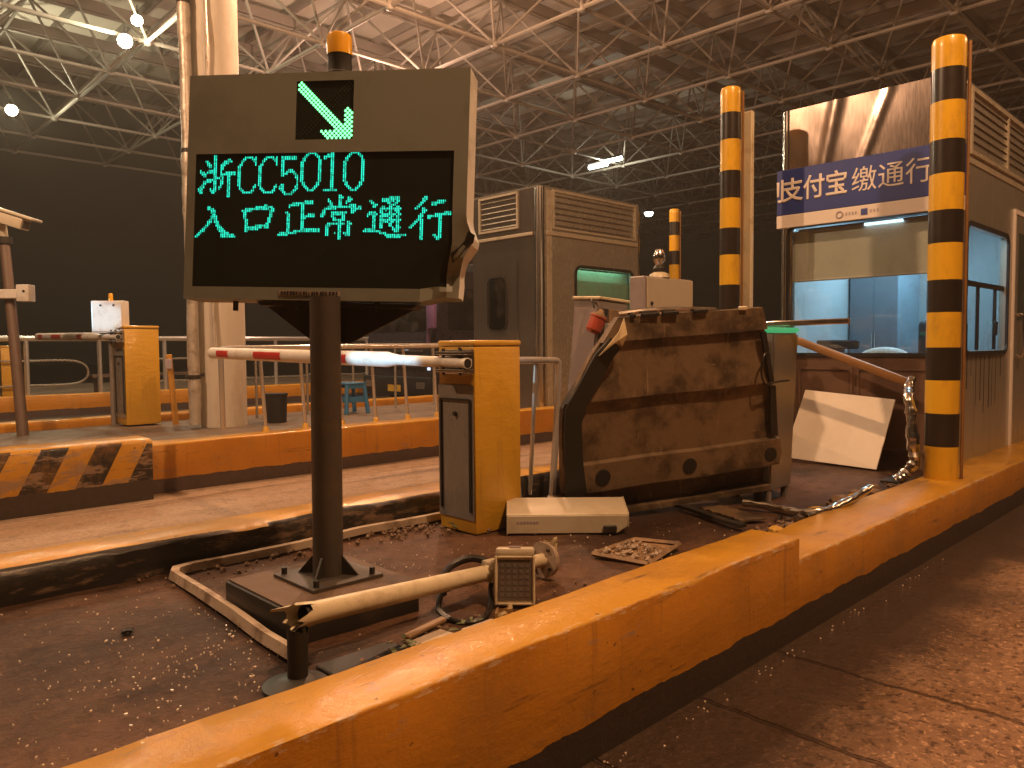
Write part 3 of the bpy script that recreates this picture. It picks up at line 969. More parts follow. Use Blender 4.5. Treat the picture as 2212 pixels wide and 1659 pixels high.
# ================================================================= barrier gates
def gate(label, arm_len, dx=0., dy=0., arm=True):
    g = thing('barrier_gate', (2.80, 3.15, 0), label, 'barrier gate', 'barrier gates on the toll islands')
    t = MB(); t.b2((2.645, 3.0, .0), (2.985, 3.30, 1.0), bev=.012, seg=2)
    for v in t.bm.verts:
        pass
    t.build('housing', 'yellow_metal', g)
    t = MB(); t.b2((2.640, 2.995, 1.001), (2.99, 3.305, 1.032), bev=.012, seg=2); t.build('cap', 'yellow_metal', g)
    # film-wrapped grey face towards the traffic
    t = MB(); n = 14
    V = [[t.bm.verts.new((2.640-.006*abs(noise.noise((a*6, b*9, 2)))-.002, 3.004+.292*a/n, .075+.72*b/28)) for b in range(29)] for a in range(n+1)]
    for a in range(n):
        for b in range(28): t.bm.faces.new((V[a][b], V[a][b+1], V[a+1][b+1], V[a+1][b]))
    t.build('front_door', 'grey_film', g, smooth=60)
    t = MB()
    for y in (3.03, 3.27): t.b2((2.628, y-.006, .12), (2.636, y+.006, .72))
    t.b2((2.628, 3.036, .712), (2.636, 3.264, .722)); t.build('door_seam', 'rubber', g)
    t = MB()
    t.cyl((2.625, 3.15, .64), (2.64, 3.15, .64), .012, 12); t.build('lock', 'dark_metal', g)
    for (y, z) in ((3.11, .985), (3.10, .92)):
        t = MB(); t.cyl((2.632, y, z), (2.641, y, z), .010, 10); t.build('bolt', 'dark_metal', g)
    # boom
    y0, y1 = 2.985, 2.985+arm_len
    pts = [(2.585, y0, .912), (2.585, 3.58, .925), (2.585, 3.64, .926), (2.585, 3.70, .927), (2.585, y1, .962)]
    t = MB(); t.rings(pts, [.029, .029, .036, .045, .045], 24); a = t.build('boom', 'white_paint', g)
    t = MB(); t.cyl((2.585, y0-.002, .912), (2.585, y0+.006, .912), .024, 18); t.build('tube_mouth', 'rubber', a)
    for (ya, yb) in ((4.08, 4.26), (4.92, 5.33), (5.76, 5.97)):
        if yb > y1: continue
        t = MB(); z = lambda y: .927+(y-3.7)/(y1-3.7)*(.962-.927)
        Q = [[t.bm.verts.new((2.585+.0468*cos(b), yy, z(yy)+.0468*sin(b))) for b in [radians(150+i*10) for i in range(8)]] for yy in (ya, yb)]
        for i in range(7): t.bm.faces.new((Q[0][i], Q[0][i+1], Q[1][i+1], Q[1][i]))
        t.build('red_band', 'red_paint', a)
    t = MB()
    for z in (.965, .872): t.box((2.592, 3.10, z), (.075, .23, .016), bev=.003)
    t.box((2.634, 3.13, .918), (.022, .26, .13), bev=.004)
    t.build('boom_clamp', 'chrome', g)
    for y in (3.03, 3.17):
        t = MB(); t.cyl((2.575, y, .85), (2.575, y, .99), .009, 8); t.build('clamp_bolt', 'dark_metal', g)
    return g
G1 = gate('scratched yellow barrier gate with white boom closed across the left lane, beside the grey sign', 3.15)
G2 = copy_tree(G1, (.65, 7.46, .02), 'orange-lit barrier gate on the far island with a leaning plank at its side')
G2.scale = (1.26, 1.26, 1.24)
G3 = copy_tree(G1, (.55, 14.35, .05), 'yellow barrier gate cut by the left edge of the photo, behind the camera pole')
pl = MB(); pl.box((3.80, 10.33, .45), (.07, .04, .95), rot=(radians(0), radians(-4), 0), bev=.006); tag(pl.build('plank', 'plank', origin=(3.82, 10.33, 0)), 'narrow orange plank leaning on the far barrier gate', 'plank')
t = MB(); t.box((3.745, 10.28, .80), (.075, .025, .13), bev=.005); tag(t.build('card_box', 'logo_grey', origin=(3.745, 10.28, .74)), 'small pale box fixed at the top of the leaning orange plank', 'box')
# lit white control box behind the far gate
cb = thing('control_box', (3.24, 10.86, 0), 'pale control box on a post, lit blue white, behind the far barrier gate', 'control box')
ub = Vector((.717, -.697, 0)); vb = Vector((0, 0, 1)); wb_ = Vector((.697, .717, 0))
c0 = Vector((3.24, 10.88, 1.42))
t = MB(); t.box(c0, (.42, .16, .42), ax=(ub, wb_, vb), bev=.012, seg=2); t.build('body', 'white_paint', cb)
t = MB(); t.box(c0-wb_*.084, (.38, .012, .38), ax=(ub, wb_, vb), bev=.004); t.build('door', 'white_paint', cb)
for q in (-.08, .09):
    t = MB(); t.cyl(c0-wb_*.097+ub*q+Vector((0, 0, .15)), c0-wb_*.089+ub*q+Vector((0, 0, .15)), .014, 10); t.build('lock', 'dark_metal', cb)
t = MB(); t.cyl(c0-Vector((0, 0, 1.42)), c0-Vector((0, 0, .21)), .035, 14); t.build('post', 'grey_cabinet', cb)
t = MB(); t.lathe(c0+Vector((.01, 0, .21)), [(.03, 0), (.03, .03), (.028, .031), (.028, .09), (.022, .1), (0, .102)], 16); t.build('beacon', 'amber_lens', cb)

# assumed fill lamps, unseen, added to light the near boom and far control box
def fill(loc, aim, label, watts, cone):
    loc = Vector(loc); f = thing('assumed_fill_lamp', (loc.x, loc.y, 0), label, 'lamp', 'assumed fill lamps added on posts upstream')
    d = (Vector(aim)-loc).normalized(); ux = d.cross(Vector((0, 0, 1))).normalized(); uy = ux.cross(d)
    t = MB(); t.cyl((loc.x, loc.y, 0), loc-Vector((0, 0, .02)), .03, 12); t.build('post', 'cream_metal', f)
    t = MB(); t.box(loc+d*.03, (.16, .18, .07), ax=(ux, uy, d), bev=.01); t.build('housing', 'cream_box', f)
    t = MB(); t.box(loc+d*.068, (.13, .15, .006), ax=(ux, uy, d)); t.build('lens', 'headlamp', f)
    lamp('light', loc+d*.12, watts, COOL, .05, 'SPOT', (-d).to_track_quat('Z', 'Y').to_euler(), f, spot=(radians(cone), .5))
fill((-2.6, 3.30, 2.0), (2.6, 3.72, .95), 'assumed unseen fill lamp added on a post on the near island upstream of the LED sign to light the boom', 1900, 8.5)  # cool spot added out of view to whiten the boom
fill((-2.6, 12.3, 2.0), (3.24, 10.88, 1.42), 'assumed unseen fill lamp added on a post upstream to light the far control box', 2400, 4.6)  # second cool spot, also added out of view, brightens the control box

# ================================================================= striped bollard poles
def twotone(o, m2, zs):
    o.data.materials.append(MATS[m2]); oz = WL[o].z
    for p in o.data.polygons:
        z = p.center.z+oz
        k = sum(1 for q in zs if z < q)
        p.material_index = k % 2
def pole(x, y, z0, ztop, r, label, tube=True):
    zs = [ztop-q for q in (.215, .436, .693, .92, 1.167, 1.39, 1.64, 1.862, 2.103, 2.33, 2.56, 2.79)]
    g = thing('striped_pole', (x, y, z0), label, 'pole', 'yellow and black striped poles')
    t = MB(); lv = sorted([z0-.05, ztop-.03]+[q for q in zs if q > z0]); rr = [r]*len(lv)
    pts = []; rad = []
    for a, b in zip(lv, lv[1:]):
        for k in range(4):
            pts.append((x, y, lerp(a, b, k/4))); rad.append(r)
    pts += [(x, y, lv[-1]), (x, y, ztop-.008), (x, y, ztop)]; rad += [r, r*.93, r*.75]
    t.rings(pts, rad, 36); o = t.build('shaft', 'yellow_tape', g); twotone(o, 'black_tape', zs)
    t = MB(); n = 24       # scuffs: torn tape on the lane side
    for k in range(8):
        zc = R.uniform(z0+.1, ztop-.2); a0 = R.uniform(-1.1, -.3); V = []
        for i in range(7):
            aa = a0+i*.035; V.append((aa, zc+R.uniform(-.02, .03)+i*.008))
        top = [t.bm.verts.new((x+(r+.0012)*cos(a), y+(r+.0012)*sin(a), z+R.uniform(.008, .022))) for a, z in V]
        bot = [t.bm.verts.new((x+(r+.0012)*cos(a), y+(r+.0012)*sin(a), z-R.uniform(.0, .012))) for a, z in V]
        for i in range(6): t.bm.faces.new((top[i], top[i+1], bot[i+1], bot[i]))
    t.build('scuff_marks', 'dark_metal', g, kind='stuff')
    if tube:
        t = MB(); t.cyl((x+.03, y-r-.012, z0), (x+.03, y-r-.012, ztop-.04), .011, 8); t.build('conduit', 'brown_bar', g)
    return g
pole(5.86, 1.72, .03, 3.07, .108, 'tall yellow and black striped pole nearest the lane, in front of the booth corner')
pole(5.86, 3.372, -.02, 3.14, .084, 'yellow and black striped pole left of the booth, beside the pale post')
pole(10.9, 7.3, .05, 3.25, .085, 'small distant yellow and black striped pole behind the beige cabinet')
t = MB(); t.b2((5.96, 3.235, 0), (6.01, 3.372, 2.95), bev=.006)
wp = thing('signal_post', (5.985, 3.30, 0), 'tall flat pale post directly behind the left striped pole', 'post'); t.build('post', 'cream_metal', wp)
t = MB(); t.b2((5.93, 3.25, 1.20), (5.958, 3.34, 1.27), bev=.004); t.build('bracket', 'dark_metal', wp)

# ================================================================= toll booths
def text(body, size, loc, m, parent, offset=0., axis='front', clipy=None, name='lettering', sx=1.):
    c = bpy.data.curves.new('t', 'FONT'); c.body = body; c.size = size; c.bevel_depth = offset; c.bevel_resolution = 0; c.align_x = 'CENTER'; c.extrude = .0015
    o = bpy.data.objects.new('t', c); COL.objects.link(o); bpy.context.view_layer.update()
    me = bpy.data.meshes.new_from_object(o.evaluated_get(bpy.context.evaluated_depsgraph_get()))
    bpy.data.objects.remove(o); bpy.data.curves.remove(c)
    t = MB(); t.bm.from_mesh(me); bpy.data.meshes.remove(me)
    for v in t.bm.verts:
        a, b, d = v.co; v.co = Vector((loc[0]-d, loc[1]-a*sx, loc[2]+b))
    if clipy is not None:
        bmesh.ops.bisect_plane(t.bm, geom=list(t.bm.verts)+list(t.bm.edges)+list(t.bm.faces), plane_co=(0, clipy, 0), plane_no=(0, 1, 0), clear_outer=True)
    return t.build(name, m, parent, smooth=0)
def louvres(par, x0, x1, z0, z1, fixed, axis, n, mullion=True, m='stainless'):
    # frame, tilted blades and a dark backing; axis 'y': face at Y=fixed looking -Y, axis 'x': face at X=fixed looking -X
    def P(a, d, z): return (a, fixed+d, z) if axis == 'y' else (fixed+d, a, z)
    t = MB(); t.b2(P(x0, .03, z0), P(x1, .04, z1)); t.build('louvre_backing', 'rubber', par)
    t = MB()
    for k in range(n):
        zc = z0+(z1-z0)*(k+.5)/n; hh = (z1-z0)/n*.55
        A = [P(x0, -.006, zc-hh*.5), P(x1, -.006, zc-hh*.5), P(x1, .022, zc+hh*.5), P(x0, .022, zc+hh*.5)]
        B = [P(x0, -.002, zc-hh*.5-.003), P(x1, -.002, zc-hh*.5-.003), P(x1, .026, zc+hh*.5-.003), P(x0, .026, zc+hh*.5-.003)]
        t.add(A+B, [(0, 1, 2, 3), (7, 6, 5, 4), (0, 4, 5, 1), (2, 6, 7, 3)])
    t.build('louvre_blades', m, par)
    t = MB()
    for z in (z0-.03, z1): t.b2(P(x0-.03, -.014, z), P(x1+.03, .02, z+.03))
    for a in (x0-.03, x1): t.b2(P(a, -.0135, z0), P(a+.03, .02, z1))
    if mullion: t.b2(P((x0+x1)/2-.018, -.0125, z0), P((x0+x1)/2+.018, .018, z1))
    t.build('louvre_frame', 'bright_trim', par)
def rubber_frame(par, rect, fixed, axis, wd=.035, r=.06, name='window_frame', m='rubber'):
    a0, a1, z0, z1 = rect; t = MB()
    def ringpts(off, rad):
        out = []
        for (cx, cz, s) in ((a1-r, z1-r, 0), (a0+r, z1-r, 90), (a0+r, z0+r, 180), (a1-r, z0+r, 270)):
            for k in range(5):
                a = radians(s+k*22.5); out.append((cx+(r+off)*cos(a), cz+(r+off)*sin(a)))
        return out
    def P(a, d, z): return (a, fixed+d, z) if axis == 'y' else (fixed+d, a, z)
    I = ringpts(0, r); O = ringpts(wd, r); n = len(I)
    vs = [[t.bm.verts.new(P(a, d, z)) for a, z in q] for q, d in ((I, -.004), (I, -.018), (O, -.018), (O, -.004))]
    for q in range(3):
        for k in range(n): t.bm.faces.new((vs[q][k], vs[q][(k+1) % n], vs[q+1][(k+1) % n], vs[q+1][k]))
    return t.build(name, m, par, smooth=50)
def wall_hole(t, axis, fixed, th, a0, a1, z0, z1, hole):
    def B(a, b, c, d):
        if axis == 'y': t.b2((a, fixed, c), (b, fixed+th, d))
        else: t.b2((fixed, a, c), (fixed+th, b, d))
    h0, h1, g0, g1 = hole
    B(a0, h0, z0, z1); B(h1, a1, z0, z1); B(h0, h1, z0, g0); B(h0, h1, g1, z1)

# ---- near booth
B1 = thing('toll_booth', (7.6, 2.5, 0), 'steel toll booth with blue and white banner above its lit front window', 'toll booth')
bx0, bx1, by0, by1, bh = 6.48, 8.95, 1.83, 3.22, 3.03
t = MB(); wall_hole(t, 'y', by0, .05, bx0+.05, bx1, -.02, bh-.03, (6.74, 7.93, .93, 1.92)); t.build('side_wall', 'booth_side', B1)
t = MB(); wall_hole(t, 'x', bx0, .05, by0+.05, by1-.05, -.02, 2.03, (1.97, 3.14, .92, 2.01)); t.build('front_wall', 'brown_panel', B1)
t = MB(); t.b2((bx0+.05, by1-.05, -.02), (bx1, by1, bh-.03)); t.build('far_wall', 'booth_side', B1)
t = MB(); t.b2((bx1-.05, by0+.05, -.02), (bx1-.002, by1-.05, bh-.03)); t.build('rear_wall', 'booth_side', B1)
# dented stainless fascia over the window
t = MB(); n1, n2 = 44, 32
def dent(a, b):
    y = lerp(by1-.06, by0+.06, a); z = lerp(2.03, bh, b)
    d = .011*noise.noise((a*2.0+1, b*1.5, .3))+.002*noise.noise((a*5, b*3.5+a*4, 2.2))
    k = abs(a-(.17+.16*b)) ; d += .014*max(0, 1-k/.06)
    k2 = abs(a-(.66-.30*(1-b))); d += .009*max(0, 1-k2/.035)
    e = min(1, a/.06, (1-a)/.06)
    return (bx0-.012-d*e, y, z)
VV = [[t.bm.verts.new(dent(i/n1, j/n2)) for j in range(n2+1)] for i in range(n1+1)]
for i in range(n1):
    for j in range(n2): t.bm.faces.new((VV[i][j], VV[i+1][j], VV[i+1][j+1], VV[i][j+1]))
t.build('front_fascia', 'fascia', B1, smooth=180)
t = MB(); t.b2((bx0+.004, by0+.06, 2.032), (bx0+.05, by1-.06, bh-.01)); t.build('fascia_backing', 'dark_metal', B1)
t = MB(); t.b2((bx0+.01, by0+.01, bh-.028), (bx1-.01, by1-.01, bh)); t.build('roof', 'stainless_dark', B1)
for yy in (by0+.045, by1-.045):
    t = MB(); t.cyl((bx0+.04, yy, -.02), (bx0+.04, yy, bh), .058, 24); t.build('corner_post', 'chrome', B1)
louvres(B1, 6.80, 8.88, 2.50, 2.95, by0-.006, 'y', 7)
t = MB(); t.b2((6.60, by0-.008, 2.40), (8.94, by0-.0005, 2.445)); t.b2((6.62, by0-.006, 2.975), (8.94, by0-.0005, 3.0)); t.build('trim_band', 'bright_trim', B1)
# side window with sliding sashes
rubber_frame(B1, (6.74, 7.93, .93, 1.92), by0, 'y')
t = MB(); t.b2((6.745, by0+.012, 1.455), (7.925, by0+.035, 1.495)); t.b2((7.15, by0+.013, .935), (7.18, by0+.034, 1.454)); t.b2((7.66, by0+.013, .935), (7.69, by0+.034, 1.454)); t.build('window_bars', 'rubber', B1)
t = MB(); t.b2((6.74, by0+.022, .93), (7.93, by0+.026, 1.92)); t.build('side_pane', 'window_glass', B1)
t = MB(); t.box((7.62, by0+.0, 1.12), (.04, .03, .12), bev=.008); t.build('window_latch', 'rubber', B1)
# front window
rubber_frame(B1, (1.97, 3.14, .92, 2.01), bx0, 'x', wd=.03)
t = MB(); t.b2((bx0+.02, 1.97, .92), (bx0+.024, 3.14, 2.01)); t.build('front_pane', 'window_glass', B1)
t = MB(); t.b2((bx0+.055, 1.98, 1.55), (bx0+.060, 3.13, 1.985)); bl = t.build('roller_blind', 'blind', B1)
t = MB(); t.cyl((bx0+.057, 1.98, 1.55), (bx0+.057, 3.13, 1.55), .010, 8); t.build('blind_rail', 'blind', bl)
# tube lamp inside behind the glass head
t = MB(); t.cyl((bx0+.045, 2.04, 1.985), (bx0+.045, 3.08, 1.985), .014, 10); t.build('head_rail', 'logo_grey', B1)
t = MB(); t.cyl((bx0+.040, 2.22, 1.979), (bx0+.040, 2.52, 1.979), .013, 10); t.build('tube_lamp', 'booth_tube', B1)
# lower wall frames
for (a, b) in ((2.58, 3.05), (1.98, 2.55)):
    t = MB(); z0, z1 = .12, .80
    t.b2((bx0-.014, a, z0), (bx0-.001, a+.022, z1)); t.b2((bx0-.014, b-.022, z0), (bx0-.001, b, z1)); t.b2((bx0-.0135, a+.022, z1-.022), (bx0-.001, b-.022, z1)); t.b2((bx0-.0135, a+.022, z0), (bx0-.001, b-.022, z0+.022))
    t.build('panel_frame', 'brown_panel', B1)
# door at the rear of the lane side
t = MB(); t.b2((8.12, by0-.02, 0), (8.155, by0-.0005, 2.2)); t.b2((8.155, by0-.019, 2.16), (8.94, by0-.0005, 2.2)); t.build('door_frame', 'banner_white', B1)
t = MB(); t.b2((8.16, by0-.012, .02), (8.93, by0-.0005, 2.155)); d = t.build('door', 'booth_side', B1)
t = MB(); t.rings(smooth_path([(8.24, by0-.012, 1.25), (8.24, by0-.07, 1.22), (8.24, by0-.07, .9), (8.24, by0-.012, .87)]), .014, 10); t.build('door_handle', 'chrome', d)
t = MB(); t.b2((8.28, by0-.014, 1.2), (8.8, by0-.0125, 2.0)); t.build('door_pane', 'window_glass', d)
for x in (7.2,):
    t = MB()
    for k in range(9):
        xx = 6.82+k*.12+R.uniform(-.02, .02); ln = R.uniform(.15, .6)
        t.b2((xx, by0-.0016, .9-ln), (xx+R.uniform(.006, .02), by0-.0004, .885))
    t.build('rust_streaks', 'dark_metal', B1, kind='stuff')
# banner
t = MB(); t.b2((bx0-.048, by0-.002, 2.125), (bx0-.032, by1+.025, 2.515), bev=.004); bn = t.build('banner', 'blue_banner', B1)
t = MB(); t.b2((bx0-.049, by0-.002, 2.012), (bx0-.031, by1+.025, 2.123), bev=.003); t.build('banner_strip', 'banner_white', bn)
t = MB(); t.b2((bx0-.031, by0-.022, 2.125), (bx0+.16, by0-.010, 2.515)); t.build('banner_return', 'blue_banner', bn)
t = MB(); t.b2((bx0-.031, by0-.023, 2.012), (bx0+.16, by0-.009, 2.123)); t.build('strip_return', 'banner_white', bn)
fx = bx0-.0505
text('刷', .212, (fx, 3.266, 2.255), 'banner_white', bn, offset=.0045, clipy=by1+.022, sx=.88)
text('支付宝', .212, (fx, 2.911, 2.255), 'banner_white', bn, offset=.0045, sx=.90)
text('缴通行费', .212, (fx, 2.185, 2.255), 'banner_white', bn, offset=.0, sx=.98)
t = MB(); t.rings([(fx-.0005, 2.69+.026*cos(a*pi/8), 2.068+.026*sin(a*pi/8)) for a in range(17)], .006, 6); t.build('round_emblem', 'logo_grey', bn)
t = MB(); t.b2((fx-.001, 2.465, 2.042), (fx+.001, 2.517, 2.094)); sq = t.build('square_emblem', 'logo_blue', bn)
for (ya, nn_) in ((2.645, 4), (2.448, 3)):
    t = MB()
    for k in range(nn_):
        y = ya-k*.026
        for q in range(3): t.b2((fx-.0005, y-.018, 2.056+q*.009), (fx+.001, y-R.uniform(0, .006), 2.060+q*.009))
        t.b2((fx-.0004, y-.011, 2.053), (fx+.001, y-.007, 2.082))
    t.build('small_print', 'logo_grey', bn)
# interior
t = MB(); t.b2((bx0+.06, by0+.055, .0), (bx1-.055, by1-.055, .03)); t.build('floor', 'interior_grey', B1)
t = MB(); t.b2((bx0+.06, by0+.055, 2.35), (bx1-.055, by1-.055, 2.38)); t.build('ceiling', 'interior_white', B1)
t = MB(); t.b2((bx1-.07, by0+.055, .03), (bx1-.055, by1-.055, 2.35)); t.b2((bx0+.06, by1-.07, .03), (bx1-.07, by1-.055, 2.35)); t.build('lining', 'interior_white', B1)
t = MB(); t.b2((6.57, by0+.06, .86), (7.15, by1-.075, .89)); t.build('counter', 'interior_grey', B1)
t = MB(); t.b2((7.0, 2.2, 2.31), (8.2, 2.32, 2.348)); t.build('ceiling_tube', 'booth_tube', B1)
lamp('booth_light', (7.55, 2.4, 2.28), 42, COOL, .1, 'AREA', (0, 0, 0), B1, (1.2, .35))
# things standing in the booth
lk1 = thing('locker', (8.05, 3.0, .03), 'grey locker standing against the inside of the booth, seen through the front window', 'locker')
t = MB(); t.b2((7.75, 2.66, .03), (8.3, 3.13, 1.85), bev=.01); t.build('body', 'interior_blue', lk1)
t = MB(); t.b2((7.742, 2.68, .08), (7.749, 2.89, 1.8)); t.b2((7.742, 2.90, .08), (7.749, 3.11, 1.8)); t.build('doors', 'interior_grey', lk1)
t = MB(); t.b2((7.734, 2.875, .95), (7.7415, 2.885, 1.1)); t.b2((7.734, 2.905, .95), (7.7415, 2.915, 1.1)); t.build('handles', 'chrome', lk1)
ch = thing('office_chair', (7.35, 2.17, .03), 'dark high backed chair inside the booth behind the front window', 'chair')
t = MB(); t.b2((7.30, 1.97, .62), (7.40, 2.36, 1.20), bev=.05, seg=3); t.build('backrest', 'chair_black', ch)
t = MB(); t.b2((7.36, 1.97, .47), (7.80, 2.36, .56), bev=.03, seg=2); t.build('seat', 'chair_black', ch)
t = MB(); t.cyl((7.58, 2.17, .08), (7.58, 2.17, .47), .03, 12)
for k in range(5): t.cyl((7.58, 2.17, .11), (7.58+.26*cos(k*1.2566), 2.17+.26*sin(k*1.2566), .06), .018, 8)
t.build('base', 'dark_metal', ch)
dl = thing('desk_lamp', (7.0, 1.97, .89), 'orange shaded lamp on a bent arm inside the booth window', 'desk lamp')
t = MB(); t.lathe((7.0, 2.12, 1.24), [(.0, 0), (.035, .005), (.06, .04), (.068, .085), (.066, .09)], 20); t.build('shade', 'orange_plastic', dl)
t = MB(); t.rings(smooth_path([(7.0, 2.09, 1.32), (7.0, 2.02, 1.345), (7.0, 1.95, 1.33), (7.0, 1.94, 1.1), (7.0, 1.95, .9)]), .014, 8); t.build('arm', 'interior_white', dl)
t = MB(); t.lathe((7.0, 1.95, .8905), [(.06, 0), (.06, .015), (.02, .02)], 18); t.build('foot', 'chair_black', dl)
mo = thing('monitor', (6.95, 2.95, .89), 'low dark till monitor on the booth counter, far left behind the glass', 'monitor')
t = MB(); t.b2((6.93, 2.72, .95), (6.97, 3.10, 1.03), bev=.01); t.build('screen', 'chair_black', mo)
t = MB(); t.b2((6.92, 2.86, .8905), (6.99, 2.96, .95)); t.build('stand', 'chair_black', mo)
pp_ = thing('paper_stack', (6.72, 2.42, .89), 'rounded heap of white paper on the booth counter', 'paper')
t = MB(); n = 16; V = []
for i in range(n+1):
    for j in range(n+1):
        a, b = i/n*2-1, j/n*2-1; h = .075*max(0, 1-(a*a+b*b))**.6+.004*noise.noise((a*5, b*5, 1))
        V.append(t.bm.verts.new((6.72+a*.09, 2.42+b*.20, .892+h)))
for i in range(n):
    for j in range(n): t.bm.faces.new((V[i*(n+1)+j], V[(i+1)*(n+1)+j], V[(i+1)*(n+1)+j+1], V[i*(n+1)+j+1]))
t.build('sheets', 'paper', pp_, smooth=180)

# ---- far booth
B2 = thing('toll_booth', (9.1, 8.2, 0), 'stainless steel toll booth with louvres and green lit window on the far island', 'toll booth')
x0, x1, y0, y1, h = 7.86, 10.22, 7.50, 8.92, 3.24
t = MB(); wall_hole(t, 'y', y0, .05, x0+.06, x1-.03, .0, h, (8.64, 10.0, 1.25, 2.15)); t.build('side_wall', 'booth_far_side', B2)
t = MB(); t.b2((x0+.14, y0-.008, .02), (x0+.25, y0-.0005, h-.03), bev=.003); t.build('corner_strip', 'bright_trim', B2)
t = MB(); wall_hole(t, 'x', x0, .05, y0+.06, y1, .0, h, (8.19, 8.58, 1.24, 2.02)); t.build('front_wall', 'booth_far_front', B2)
t = MB(); t.b2((x0-.012, 7.93, .3), (x0-.0005, 7.96, 2.2), bev=.003); t.build('wall_seam', 'chrome', B2)
t = MB(); t.b2((x0+.05, y1-.05, 0), (x1, y1-.002, h)); t.b2((x1-.05, y0+.05, 0), (x1-.002, y1-.05, h)); t.build('rear_walls', 'stainless_dark', B2)
t = MB(); t.b2((x0+.02, y0+.02, h), (x1, y1, h+.03)); t.build('roof', 'stainless_dark', B2)
t = MB(); t.cyl((x0+.055, y0+.055, 0), (x0+.055, y0+.055, h+.01), .075, 28); t.build('corner_post', 'chrome', B2)
t = MB(); t.cyl((x1-.035, y0+.05, 0), (x1-.035, y0+.05, h+.01), .055, 20); t.build('corner_post', 'chrome', B2)
louvres(B2, 8.16, 10.06, 2.70, 3.20, y0-.006, 'y', 6, False)
louvres(B2, 7.95, 8.74, 2.73, 3.20, x0-.006, 'x', 6, False, 'stainless_dark')
t = MB(); t.b2((x0+.12, y0-.03, 2.575), (x1-.09, y0-.0005, 2.635), bev=.006); t.b2((x0-.02, y0+.13, 2.575), (x0-.0005, y1, 2.62), bev=.005); t.build('trim_band', 'bright_trim', B2)
rubber_frame(B2, (8.64, 10.0, 1.25, 2.15), y0, 'y', wd=.045, r=.09)
rubber_frame(B2, (8.19, 8.58, 1.24, 2.02), x0, 'x', wd=.02, r=.1)
t = MB(); t.b2((8.64, y0+.02, 1.25), (10.0, y0+.024, 2.15)); t.build('side_pane', 'window_glass', B2)
t = MB(); t.b2((x0+.02, 8.19, 1.24), (x0+.024, 8.58, 2.02)); t.build('front_pane', 'dark_glass', B2)
mat('green_blind', (.36, .58, .40), .6, var=.05)
t = MB(); t.b2((8.6, y0+.14, 1.98), (10.05, y0+.145, 2.14)); t.b2((8.6, y0+.09, 1.56), (10.05, y0+.095, 1.978)); t.build('blind', 'green_blind', B2)
t = MB(); t.b2((8.6, y0+.9, .1), (10.1, y0+.91, 2.3)); t.build('lining', 'interior_white', B2)
lamp('booth_light', (9.3, 7.58, 2.3), 5.5, (.62, 1, .72), .1, 'AREA', (0, 0, 0), B2, (1.2, .06))
t = MB(); t.b2((8.6, y0+.06, 2.34), (10.05, y0+.5, 2.36)); t.build('ceiling', 'interior_white', B2)

# ================================================================= beige cabinet and its dome camera
ec = thing('beige_cabinet', (5.15, 3.62, 0), 'plain beige control cabinet standing behind the knocked over panel', 'cabinet')
t = MB(); t.b2((4.82, 3.50, 0), (5.48, 3.64, 1.53), bev=.008); t.build('body', 'mauve_cabinet', ec)
t = MB(); t.b2((4.845, 3.488, .1), (5.478, 3.4985, 1.522), bev=.003); dd = t.build('door', 'beige_cabinet', ec)
t = MB(); t.cyl((4.90, 3.478, 1.32), (4.90, 3.487, 1.32), .014, 10); t.build('lock', 'dark_metal', dd)
dm = thing('dome_camera', (5.12, 3.57, 1.53), 'small shiny dome camera sitting on top of the beige cabinet', 'camera')
t = MB(); t.lathe((5.12, 3.57, 1.532), [(.085, 0), (.075, .03), (.045, .045)], 18); t.build('base', 'cream_metal', dm)
t = MB(); t.lathe((5.12, 3.57, 1.577), [(.045, 0), (.05, .03), (.03, .06)], 18); t.build('collar', 'dark_metal', dm)
t = MB(); t.lathe((5.12, 3.57, 1.637), [(.03, 0), (.05, .035), (.05, .08), (.03, .12), (0, .13)], 20); t.build('bulb', 'chrome', dm)

# ================================================================= knocked-over panel and what stands behind it
T0 = Vector((3.295, 2.884, .0)); tU = Vector((.904, -.422, .066)).normalized(); tV = Vector((-.118, -.098, .988)); tV = (tV-tU*tV.dot(tU)).normalized(); tN = tU.cross(tV)
def tp(u, v, d=0.): return T0+tU*u+tV*v+tN*d
if tN.dot(Vector((-1, -1, 0))) < 0: tN = -tN
PANEL = thing('wrecked_panel', tuple(tp(.65, 0)), 'rusty ribbed steel panel knocked over, leaning in the middle of the island', 'steel panel')
prof = [(1.15, -.01), (1.15, .012), (1.02, .030), (1.016, .000), (.86, .010), (.692, .036), (.686, .002), (.50, .004), (.338, .012), (.330, .048), (.25, .052), (.168, .056), (.160, -.035), (.035, -.035), (.028, .035), (.0, .04), (-.0, -.05), (1.15, -.03)]
t = MB(); n = 60; rows = []
for i in range(n+1):
    u = lerp(-.12, 1.46, i/n)
    rows.append([t.bm.verts.new((u, v+.005*noise.noise((u*3, v*3, 1))+(.012*noise.noise((u*1.7, 3, 1)) if .01 < v < 1.14 else 0), d+.012*noise.noise((u*2.4, v*2.6, 5)))) for v, d in prof])
for a, b in zip(rows, rows[1:]):
    for k in range(len(prof)): t.bm.faces.new((a[k], a[(k+1) % len(prof)], b[(k+1) % len(prof)], b[k]))
t.bm.faces.new(rows[0]); t.bm.faces.new(list(reversed(rows[-1])))
outl = [(-.03, .0), (-.07, .2), (-.072, .535), (-.065, .66), (.116, .955), (.275, 1.16)]
outr = [(1.278, 1.16), (1.29, 1.017), (1.34, .668), (1.413, .321), (1.41, .171), (1.331, .0)]
